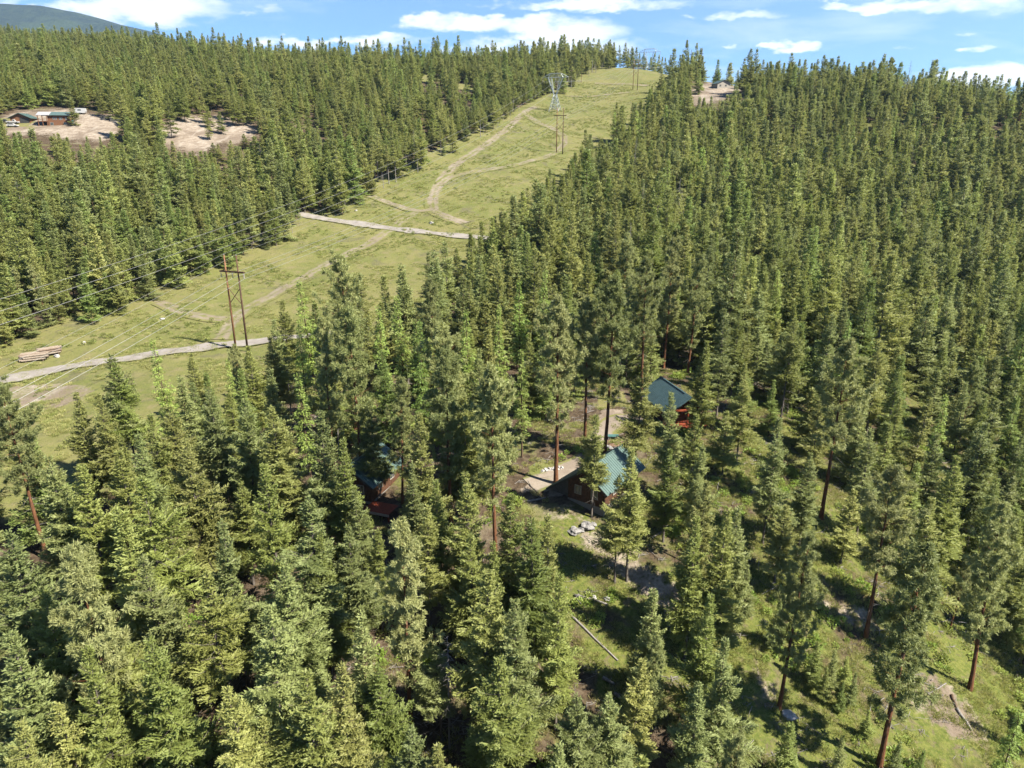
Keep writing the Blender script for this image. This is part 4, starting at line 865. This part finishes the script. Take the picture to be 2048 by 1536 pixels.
def lattice(cx, cy, z0, H, label):
    e = thing('lattice_tower', (cx, cy, z0), label, 'pylon', 'steel lattice towers', LANG)
    k = H / 21.; wz, hz, tz = 9.2 * k, 18.6 * k, 20.8 * k; bw, ww, hw, tw, aw, dd = 3.1 * k, .75 * k, 4.6 * k, 3.5 * k, 8.2 * k, .75 * k
    r, r2 = .17, .10
    for sx in (-1, 1):
        for sy in (-1, 1):
            MB().tube([(sx * bw, sy * bw, -.4), (sx * ww, sy * dd, wz)], r, 5).build('leg', 'galvanised', e)
            m = MB(); m.tube([(sx * ww, sy * dd, wz), (sx * hw, sy * dd, hz)], r, 5); m.tube([(sx * ww, sy * dd, wz), (sx * hw * .55, sy * dd, hz)], r2, 4); m.tube([(sx * hw, sy * dd, hz), (sx * tw, sy * dd, tz)], r2, 4); m.build('fork_strut', 'galvanised', e)
    m = MB()
    def at(f): return bw + (ww - bw) * f, bw + (dd - bw) * f, wz * f
    fs = [0, .3, .55, .76, 1.]
    for f, g in zip(fs[:-1], fs[1:]):
        x0, y0, q0 = at(f); x1, y1, q1 = at(g)
        for s_ in (-1, 1):
            m.tube([(-x0, s_ * y0, q0), (x1, s_ * y1, q1)], r2, 4); m.tube([(x0, s_ * y0, q0), (-x1, s_ * y1, q1)], r2, 4)
            m.tube([(s_ * x0, -y0, q0), (s_ * x1, y1, q1)], r2, 4); m.tube([(-x1, s_ * y1, q1), (x1, s_ * y1, q1)], r2, 4)
    m.build('body_bracing', 'galvanised', e)
    m = MB(); n = 5
    for s_ in (-1, 1):
        for i in range(n):
            f, g = i / n, (i + 1) / n; o = lambda t: ww + (hw - ww) * t; ii = lambda t: ww + (hw * .55 - ww) * t; zz_ = lambda t: wz + (hz - wz) * t
            m.tube([(s_ * o(f), dd, zz_(f)), (s_ * ii(g), dd, zz_(g))], .06, 4); m.tube([(s_ * o(g), -dd, zz_(g)), (s_ * ii(f), -dd, zz_(f))], .06, 4)
    m.build('fork_bracing', 'galvanised', e)
    m = MB()
    for sy in (-1, 1):
        m.tube([(-aw, 0, hz), (-hw, sy * dd, hz), (hw, sy * dd, hz), (aw, 0, hz)], r2, 4); m.tube([(-tw, sy * dd, tz), (tw, sy * dd, tz)], r2, 4)
        m.tube([(-aw, 0, hz), (-tw, sy * dd, tz)], r2, 4); m.tube([(aw, 0, hz), (tw, sy * dd, tz)], r2, 4)
        for i in range(6):
            xx = -hw + 2 * hw * i / 6; m.tube([(xx, sy * dd, hz), ((-tw + 2 * tw * (i + .5) / 6), sy * dd, tz)], .06, 4)
    m.build('bridge_arm', 'galvanised', e)
    for p in (-aw * .96, 0, aw * .96): MB().tube([(p, 0, hz), (p, 0, hz - 2.2 * k)], .10, 6).build('insulator', 'insulator', e)
    return [Vector((cx, cy, z0 + hz - 2.2 * k)) + LPER * p for p in (-aw * .96, 0, aw * .96)]
pt = hit(1110, 222); l1 = lattice(pt[0], pt[1], pt[2], 21, 'pale steel lattice tower with forked top standing in the clearing')
l2 = lattice(122, 690, gz(122, 690), 25, 'steel lattice tower on the ridge crest against the sky')
lb = [Vector((-134, 20, CAMZ - 37)) + LPER * p for p in (-7.9, 0, 7.9)]
for i in range(3): wire([lb[i], l1[i], l2[i]], [13.5, 6], .034, 'heavy power line wire hanging from the steel lattice towers', 'wires of the lattice tower line')

# ------------------------------------------------------------------ buildings
def window(e, mtx, w, h, arch=False):
    m = MB(); t = .09
    for lo, hi in (((-w / 2, -.05, 0), (w / 2, .03, t)), ((-w / 2, -.05, h - t), (w / 2, .03, h)), ((-w / 2, -.05, t), (-w / 2 + t, .03, h - t)), ((w / 2 - t, -.05, t), (w / 2, .03, h - t)), ((-.03, -.04, t), (.03, .02, h - t))): m.box(lo, hi, mtx)
    f = m.build('window', 'trim_pale', e); MB().box((-w / 2 + t, -.01, t), (w / 2 - t, .01, h - t), mtx).build('pane', 'window_glass', f); return f
def roof_slope(e, a, b, c, d, mat, rib=.45, name='roof'):
    """a-b lower edge, d-c ridge edge; ribs run up the slope"""
    m = MB(); m.slab(a, b, c, d, .12); A, B, C, D = (Vector(q) for q in (a, b, c, d)); n = (B - A).cross(D - A).normalized(); n = n if n.z > 0 else -n
    k = int((B - A).length / rib); t = (B - A).normalized() * .025
    for i in range(k + 1):
        p = A.lerp(B, i / k); q = D.lerp(C, i / k); up = n * .045
        m.add([p - t, p + t, p + up + t, p + up - t, q - t, q + t, q + up + t, q + up - t], [(3, 2, 6, 7), (0, 3, 7, 4), (1, 5, 6, 2), (0, 1, 2, 3), (4, 7, 6, 5)])
    return m.build(name, mat, e)
def rotz(x, y, z, a=0): return Matrix.Translation((x, y, z)) @ Matrix.Rotation(a, 4, 'Z')
def plank_wall(m, x0, x1, y, z0, ztop, step=.22, side=1):
    x = x0; k = 0
    while x < x1 - 1e-3:
        x2 = min(x1, x + step); zt = min(ztop(x), ztop(x2)); o = .018 * (k % 2); m.box((x + .006, y - .04 - o if side > 0 else y, z0), (x2 - .006, y if side > 0 else y + .04 + o, zt)); x = x2; k += 1
def cabin(loc, rz, w, L, wall, rise, ov, wmat, rmat, label, leanto=0., deck=None, posts=False, found=.6, base=0.0):
    e = thing('cabin', loc, label, 'cabin', None, rz); hw = w / 2; zb = base
    slope = rise / hw; top = lambda x: zb + wall + rise - abs(x) * slope
    MB().box((-hw - .04, -.05, zb - found - 1.2), (hw + .04, L + .05, zb)).build('foundation', 'concrete', e)
    m = MB(); m.prism([(-hw, zb), (hw, zb), (hw, zb + wall), (0, zb + wall + rise - .02), (-hw, zb + wall)], .02, L - .02); body = m.build('wall', wmat, e)
    m = MB(); plank_wall(m, -hw, hw, 0, zb, top); plank_wall(m, -hw, hw, L, zb, top, .22, -1); m.build('gable_boarding', wmat, body)
    ez = zb + wall - ov * slope
    for s_ in (-1, 1):
        ex = hw + ov; zz_ = ez
        if s_ < 0 and leanto: ex = hw + leanto; zz_ = zb + wall - leanto * slope
        roof_slope(e, (s_ * ex, -.6, zz_ + .14), (s_ * ex, L + .6, zz_ + .14), (s_ * .0, L + .6, zb + wall + rise + .14), (s_ * .0, -.6, zb + wall + rise + .14), rmat)
        f = MB(); f.slab((s_ * ex, -.66, zz_ + .12), (s_ * ex, -.60, zz_ + .12), (0, -.60, zb + wall + rise + .12), (0, -.66, zb + wall + rise + .12), .24); f.build('fascia', 'roof_dark' if wmat == 'siding_brown' else 'trim_pale', e)
    MB().box((-.12, -.62, zb + wall + rise + .13), (.12, L + .62, zb + wall + rise + .20)).build('ridge_cap', rmat, e)
    if leanto:
        lw = hw + leanto - .5; MB().prism([(-lw, zb - found - 1.), (-hw - .05, zb - found - 1.), (-hw - .05, zb + wall - .25), (-lw, top(lw) - .18)], .35, L - .3).build('lean_to', 'siding_grey', e)
    for x, z_, ww_, hh_ in ((-hw * .42, .95, 1.0, 1.25), (hw * .5, .95, 1.0, 1.25)): window(e, rotz(x, -.08, zb + z_), ww_, hh_)
    for y in (L * .3, L * .7): window(e, rotz(hw + .06, y, zb + .95, math.pi / 2), 1.1, 1.1)
    if posts:
        for y in (-2.0,):
            for x in (-hw + .1, hw - .1, 0): MB().tube([(x, y, zb - .5), (x, y, zb + wall - .1)], .12, 8).build('porch_post', 'stain_red', e)
            MB().box((-hw, y - .12, zb + wall - .1), (hw, y + .12, zb + wall + .14)).build('porch_beam', 'stain_red', e)
            MB().box((-hw - .1, -2.3, zb - .22), (hw + .1, -.06, zb - .04)).build('porch_floor', 'stain_red', e)
            MB().box((-hw, y - .05, zb + .75), (hw, y + .05, zb + .85)).build('porch_rail', 'stain_red', e)
        for s_ in (-1, 1): roof_slope(e, (s_ * (hw + ov), -2.6, ez + .14), (s_ * (hw + ov), -.61, ez + .14), (0, -.61, zb + wall + rise + .14), (0, -2.6, zb + wall + rise + .14), rmat, .45, 'porch_roof')
    if deck:
        x0, x1, y0, y1, z_ = deck; n = 14
        for i in range(n):
            a = y0 + (y1 - y0) * i / n; MB().box((x0, a, z_ - .05), (x1, a + (y1 - y0) / n - .015, z_)).build('deck_board', 'stain_red', e)
        MB().box((x0 - .05, y0 - .06, z_ - .35), (x1 + .05, y0 - .005, z_ - .03)).build('deck_edge', 'trim_pale', e)
        for x in (x0 + .15, x1 - .15): MB().box((x - .08, y0 + .1, z_ - 2.4), (x + .08, y0 + .26, z_ - .052)).build('deck_post', 'stain_red', e)
    return e
ca, cb = hit(1206, 1033), hit(1136, 997); mid = (ca + cb) / 2; wv = ca - cb; rz1 = math.atan2(wv[1], wv[0])
zc = max(ca[2], cb[2]) + .25
c1 = cabin((mid[0], mid[1], zc), rz1, float(np.hypot(wv[0], wv[1])), 9.2, 2.75, 2.0, .85, 'siding_brown', 'roof_teal', 'brown plank cabin with teal metal roof and dark lean-to beside the parking spot', leanto=3.1, found=.7)
p2 = hit(1362, 848); cabin((p2[0], p2[1], p2[2] + .5), math.radians(14), 6.2, 7.6, 2.6, 2.1, .7, 'siding_brown', 'roof_blue', 'log cabin with blue-green metal roof and red porch posts beyond the lawn', posts=True)
p3 = hit(742, 1012); cabin((p3[0] - 2.7, p3[1] + 1.2, p3[2] + .5), math.radians(-20), 6.0, 7.6, 2.6, 2.0, .7, 'siding_brown', 'roof_teal', 'cabin with teal metal roof and red deck half hidden by firs', deck=(3.1, 6.8, -2.4, .2, .1))
def far_house():
    p = hit(112, 251); e = thing('house', (p[0], p[1], p[2] - .3), 'two-storey orange timber house with green and white metal roof on the bare pad', 'house', None, math.radians(14)); e.scale = (.82, .82, .9)
    MB().box((-3.6, 0, -1.2), (7., 8, 5.0)).build('wall', 'siding_orange', e)
    roof_slope(e, (-2.2, -1.0, 5.2), (7.8, -1.0, 5.2), (7.8, 4, 6.9), (-2.2, 4, 6.9), 'roof_teal', .6); roof_slope(e, (-8.8, -1.0, 5.2), (-2.2, -1.0, 5.2), (-2.2, 4, 6.9), (-8.8, 4, 6.9), 'roof_pale', .6); roof_slope(e, (7.8, 9, 5.2), (-8.8, 9, 5.2), (-8.8, 4, 6.9), (7.8, 4, 6.9), 'roof_teal', .6)
    MB().prism([(-3.6, 5.0), (7., 5.0), (7., 5.3), (-3.6, 5.3)], .0, 8).build('eave_beam', 'trim_pale', e)
    for x in (-8.2, -6.0, -3.8): MB().box((x - .17, -.7, -1.5), (x + .17, -.36, 5.1)).build('deck_post', 'siding_orange', e)
    MB().box((-8.6, -.9, 2.1), (-3.62, 8, 2.35)).build('deck', 'siding_orange', e); MB().box((-8.5, -.8, 3.2), (-3.7, -.7, 3.35)).build('deck_rail', 'siding_orange', e)
    for x in (-.6, .6, 2.6, 3.4, 5.6): window(e, rotz(x, -.03, 3.0), .8, 1.3)
    for x in (-1.8, 4.8): window(e, rotz(x, -.03, .3), 1.6, 1.5)
    p = hit(42, 247); e = thing('garage', (p[0], p[1], p[2]), 'low orange timber garage with green gable roof next to the parked cars', 'garage', None, math.radians(8))
    MB().prism([(-4.2, -.5), (4.2, -.5), (4.2, 2.5), (0, 4.3), (-4.2, 2.5)], 0, 7).build('wall', 'siding_orange', e)
    for s_ in (-1, 1): roof_slope(e, (s_ * 5.1, -.8, 2.25), (s_ * 5.1, 7.6, 2.25), (0, 7.6, 4.5), (0, -.8, 4.5), 'roof_teal', .6)
    MB().box((-.2, -.06, -.3), (3.6, -.01, 2.3)).build('door', 'roof_dark', e)
far_house()
def car(px, col, label, L=4.9, H=1.6, bed=False, rz=.15):
    p = hit(*px); e = thing('parked_car', (p[0], p[1], p[2] + .02), label, 'car', None, rz); l = L / 2
    prof = [(-l, .45), (-l, .95), (-l * .92, 1.0), (-l * .35 if not bed else -l * .05, 1.02), (l * .5, 1.0), (l * .95, .85), (l, .6), (l, .40)]
    MB().prism(prof, -.9, .9).build('body', col, e)
    x0, x1 = (-l * .85, l * .45) if not bed else (-l * .02, l * .5)
    MB().prism([(x0, 1.0), (x1, 1.0), (x1 - .7, H), (x0 + .25, H)], -.78, .78).build('cab', col, e)
    for s_ in (-1, 1): MB().prism([(x0 + .2, 1.06), (x1 - .2, 1.06), (x1 - .75, H - .08), (x0 + .35, H - .08)], s_ * .785 - .005, s_ * .785 + .005).build('window', 'window_glass', e)
    for sx in (-.62, .62):
        for sy in (-.82, .82): MB().tube([(sx * l, sy - .1, .34), (sx * l, sy + .1, .34)], .34, 12).build('wheel', 'rubber', e)
car((27, 247), 'car_white', 'white pickup truck parked in front of the far garage', 5.4, 1.75, True); car((9, 246), 'car_dark', 'dark car parked beside the white pickup')
car((26, 254), 'car_white', 'white car parked below the white pickup', 4.6, 1.5)
p = hit(162, 228); e = thing('camper_trailer', p, 'white boxy camper trailer parked at the back of the bare pad', 'trailer', None, .2)
MB().prism([(-2.4, .5), (2.2, .5), (2.5, 1.2), (2.3, 2.6), (-2.3, 2.7), (-2.6, 1.6)], -1.1, 1.1).build('body', 'car_white', e); MB().box((-.9, -1.13, 1.5), (.6, -1.1, 2.1)).build('window', 'window_glass', e); MB().box((-3.4, -.06, .5), (-2.3, .06, .6)).build('hitch', 'shed_dark', e)
for s_ in (-1, 1): MB().tube([(0, s_ * 1.0 - .1, .33), (0, s_ * 1.0 + .1, .33)], .33, 12).build('wheel', 'rubber', e)
def shed(px, w, d, h, label):
    p = hit(*px); e = thing('shed', p, label, 'shed', None, .1); MB().box((-w / 2, 0, -.3), (w / 2, d, h)).build('wall', 'shed_dark', e)
    MB().slab((-w / 2 - .2, -.2, h + .12), (w / 2 + .2, -.2, h + .12), (w / 2 + .2, d + .2, h + .35), (-w / 2 - .2, d + .2, h + .35), .1).build('roof', 'trim_pale', e); MB().box((-.5, -.05, -.2), (.4, -.01, h - .3)).build('door', 'siding_grey', e)
shed((210, 240), 2.6, 2.2, 1.6, 'small dark shed on the bare pad'); shed((232, 243), 5.2, 2.5, 1.5, 'long low dark shed at the trees beside the bare pad')
p = hit(143, 246); e = thing('water_tank', p, 'squat teal plastic tank beside the orange house', 'tank'); MB().tube([(0, 0, -.1), (0, 0, 1.), (0, 0, 1.25)], [1.05, 1.05, .7], 16).build('body', 'teal_plastic', e); MB().tube([(0, 0, 1.25), (0, 0, 1.4)], .3, 12).build('lid', 'shed_dark', e)
p = hit(1447, 176); e = thing('house', (p[0], p[1], p[2]), 'pale house with blue roof among the trees by the sandy clearing', 'house', None, .2)
MB().prism([(-4.5, -.6), (4.5, -.6), (4.5, 3.), (0, 5), (-4.5, 3.)], 0, 9).build('wall', 'trim_pale', e)
for s_ in (-1, 1): roof_slope(e, (s_ * 5.2, -.7, 2.8), (s_ * 5.2, 9.7, 2.8), (0, 9.7, 5.15), (0, -.7, 5.15), 'roof_blue', .6)
for x in (-2.4, 1.6): window(e, rotz(x, -.03, 1.), 1.2, 1.2)

# ------------------------------------------------------------------ log stacks, fallen logs, boulders
def log_stack(pa_, pb_, n, label, rise):
    a, b = hit(*pa_), hit(*pb_); d = b - a; L = float(np.hypot(d[0], d[1])); rz = math.atan2(d[1], d[0]); zz_ = min(a[2], b[2])
    e = thing('log_stack', ((a[0] + b[0]) / 2, (a[1] + b[1]) / 2, zz_ - .05), label, 'logs', 'cut log stacks by the gravel road', rz); r = random.Random(n)
    for k in (-.32, .32): MB().tube([(L * k, -1.8, .12), (L * k, n * .24, .12)], .13, 7).build('bearer', 'log_bark', e)
    row, y0, zc_ = n, -1.6, .45
    while row > 0 and zc_ < rise:
        for i in range(row):
            rr = r.uniform(.17, .24); o = r.uniform(-.4, .4); l2 = L / 2 * r.uniform(.88, 1.03); y = y0 + i * .45 + r.uniform(-.03, .03)
            lg = MB().tube([(-l2 + o, y, zc_), (l2 + o, y + r.uniform(-.08, .08), zc_)], [rr, rr * .88], 9, False).build('log', 'log_wood' if r.random() < .6 else 'log_bark', e, True)
            m = MB()
            for sx, q in ((-1, rr), (1, rr * .88)): m.tube([(sx * l2 + o - .01 * sx, y, zc_), (sx * l2 + o + .012 * sx, y, zc_)], q * .97, 9)
            m.build('cut_end', 'log_wood', lg)
        row -= 1; y0 += .22; zc_ += .38
log_stack((42, 721), (96, 716), 9, 'long stack of pale cut logs resting on bearers beside the gravel road', 1.4)
log_stack((76, 711), (121, 702), 7, 'shorter stack of reddish cut logs behind the long log stack', 1.3)
FALLEN = [((1150,1192),(1216,1210),.17,'grey fallen log beside two pale rocks on the slope'),((1130,1222),(1236,1322),.14,'long thin fallen pole lying down the grassy slope'),((1205,1357),(1229,1370),.20,'short pale log lying in bright grass'),((1229,1388),(1242,1398),.2,'stub of pale log below the short log in grass'),((1308,1488),(1362,1522),.16,'dark fallen log under the firs on the lower slope'),
 ((1828,1357),(1872,1377),.10,'bleached curved branch lying on bare soil'),((1855,1390),(1892,1367),.10,'bleached stick crossing the curved branch'),((1903,1391),(1912,1416),.16,'upright-lying charred log on the dry slope'),((1913,1418),(1944,1463),.17,'grey split log pointing down the dry slope'),((1735,1195),(1778,1222),.14,'dark fallen log beneath the leaning pine'),((1305,1077),(1343,1055),.13,'pale straight pole lying beside the brush pile'),((1052,1004),(1092,996),.16,'bleached log lying on the shaded grass by the lean-to'),((1690,1370),(1705,1395),.13,'thin grey log among the saplings'),((600,1345),(640,1335),.13,'grey fallen log in the shade below the big fir')]
for a_, b_, r_, lb_ in FALLEN:
    a, b = hit(*a_), hit(*b_); o = (a + b) / 2; P = []
    rr = random.Random(int(a_[0])); n = 6
    for i in range(n):
        q = a + (b - a) * i / (n - 1); q[0] += rr.uniform(-.06, .06); P.append((q[0] - o[0], q[1] - o[1], gz(q[0], q[1]) + r_ * .6 - o[2]))
    e = thing('fallen_log', o, lb_, 'log', 'fallen logs on the slope'); MB().tube(P, np.linspace(r_, r_ * .6, n), 8).build('stem', 'dead_wood' if 'dark' not in lb_ and 'charred' not in lb_ else 'bark_brown', e, True)
    m = MB(); k = Vector(P[n // 2]); m.tube([k, k + Vector((.25, .2, .35))], [.05, .02], 5); k = Vector(P[n - 2]); m.tube([k, k + Vector((-.3, .1, .3))], [.04, .015], 5); m.build('branch_stub', 'dead_wood', e)
def boulder(px, r, mat, label, seed, grp='boulders'):
    p = hit(*px); rr = np.random.default_rng(seed); n, k = 12, 8; vs, fs = [], []
    ph = rr.random(6) * 6.28; sc = rr.uniform(.75, 1.25, 3)
    for j in range(k + 1):
        th = math.pi * j / k
        for i in range(n):
            a = 2 * math.pi * i / n; d = np.array([math.sin(th) * math.cos(a), math.sin(th) * math.sin(a), math.cos(th)])
            w = 1 + .22 * math.sin(3 * d[0] + ph[0]) * math.sin(4 * d[1] + ph[1]) + .16 * math.sin(6 * d[2] + ph[2] + 3 * d[0]) + .05 * rr.normal() * (0 < j < k)
            vs.append(tuple(d * w * r * sc * np.array([1, 1, .75])))
    for j in range(k):
        for i in range(n): fs.append((j * n + i, (j + 1) * n + i, (j + 1) * n + (i + 1) % n, j * n + (i + 1) % n))
    m = MB(); m.add(vs, fs); o = m.build('boulder', mat); o.location = (p[0], p[1], p[2] + r * .22); tag(o, label, 'boulder', grp)
for i, (px, r, mt, lb_) in enumerate([((1174,1054),.7,'rock_grey','largest pale grey boulder in front of the brown plank cabin'),((1150,1064),.6,'rock_grey','grey boulder half in shade beside the largest boulder'),((1187,1051),.4,'rock_grey','small rounded boulder touching the largest boulder'),((1162,1062),.45,'rock_grey','middle grey boulder between two larger ones'),
  ((1577,1432),.6,'rock_white','lone whitish boulder at the foot of the bare-trunked pine'),((1214,1199),.42,'rock_white','pale rock beside the grey fallen log'),((1188,1196),.35,'rock_white','small pale rock under the fallen log'),((1218,902),.9,'rock_grey','grey boulder behind the teal roof'),((1234,906),.8,'rock_grey','dark grey boulder at the lawn edge behind the cabin'),
  ((325,639),.55,'rock_white','white rock on the open clearing grass'),((168,687),.45,'rock_white','white rock in grass under the wires by the road'),((863,447),.7,'rock_white','white rock beside the upper gravel road'),((712,422),.5,'rock_white','small white rock near the dirt spur'),((114,714),.5,'rock_white','white rock next to the log stacks'),((1058,190),.6,'rock_white','white rock by the far dirt track')]): boulder(px, r, mt, lb_, 60 + i)
for i, px in enumerate([(1086,943),(1092,941),(1098,940),(1104,940),(1109,939),(1116,938),(1124,937)]): boulder(px, .28 + .06 * (i % 3), 'rock_white', 'white edging stone lining the parking spot', 90 + i, 'white stones edging the parking spot')
p = hit(1225, 884); tag(MB().tube([(0, 0, -.05), (.0, 0, .3)], [1.6, 1.2], 14).build('clay_mound', 'clay_red'), 'low reddish soil mound on the lawn behind the cabin', 'mound').location = p
p = hit(1226, 880); e = thing('garden_table', p, 'small teal garden table on the lawn behind the cabin', 'table'); MB().box((-.8, -.45, .68), (.8, .45, .75)).build('top', 'teal_plastic', e)
for sx in (-.7, .7):
    for sy in (-.35, .35): MB().box((sx - .04, sy - .04, -.1), (sx + .04, sy + .04, .68)).build('leg', 'trim_pale', e)

# ------------------------------------------------------------------ the air between here and the mountain
def haze():
    m = MB(); m.box((-10500, -2500, -140), (7000, 9600, 1700)); b = NB('haze_air'); v = b.new('ShaderNodeVolumePrincipled')
    v.inputs['Color'].default_value = (.50, .73, 1.0, 1); v.inputs['Density'].default_value = HAZE; v.inputs['Anisotropy'].default_value = .2
    b.L.new(v.outputs[0], b.out.inputs['Volume']); o = m.build('haze', 'haze_air'); tag(o, 'pale blue summer haze over the valley and far mountain', 'haze', None, 'stuff')
HAZE = 4.0e-5
haze()
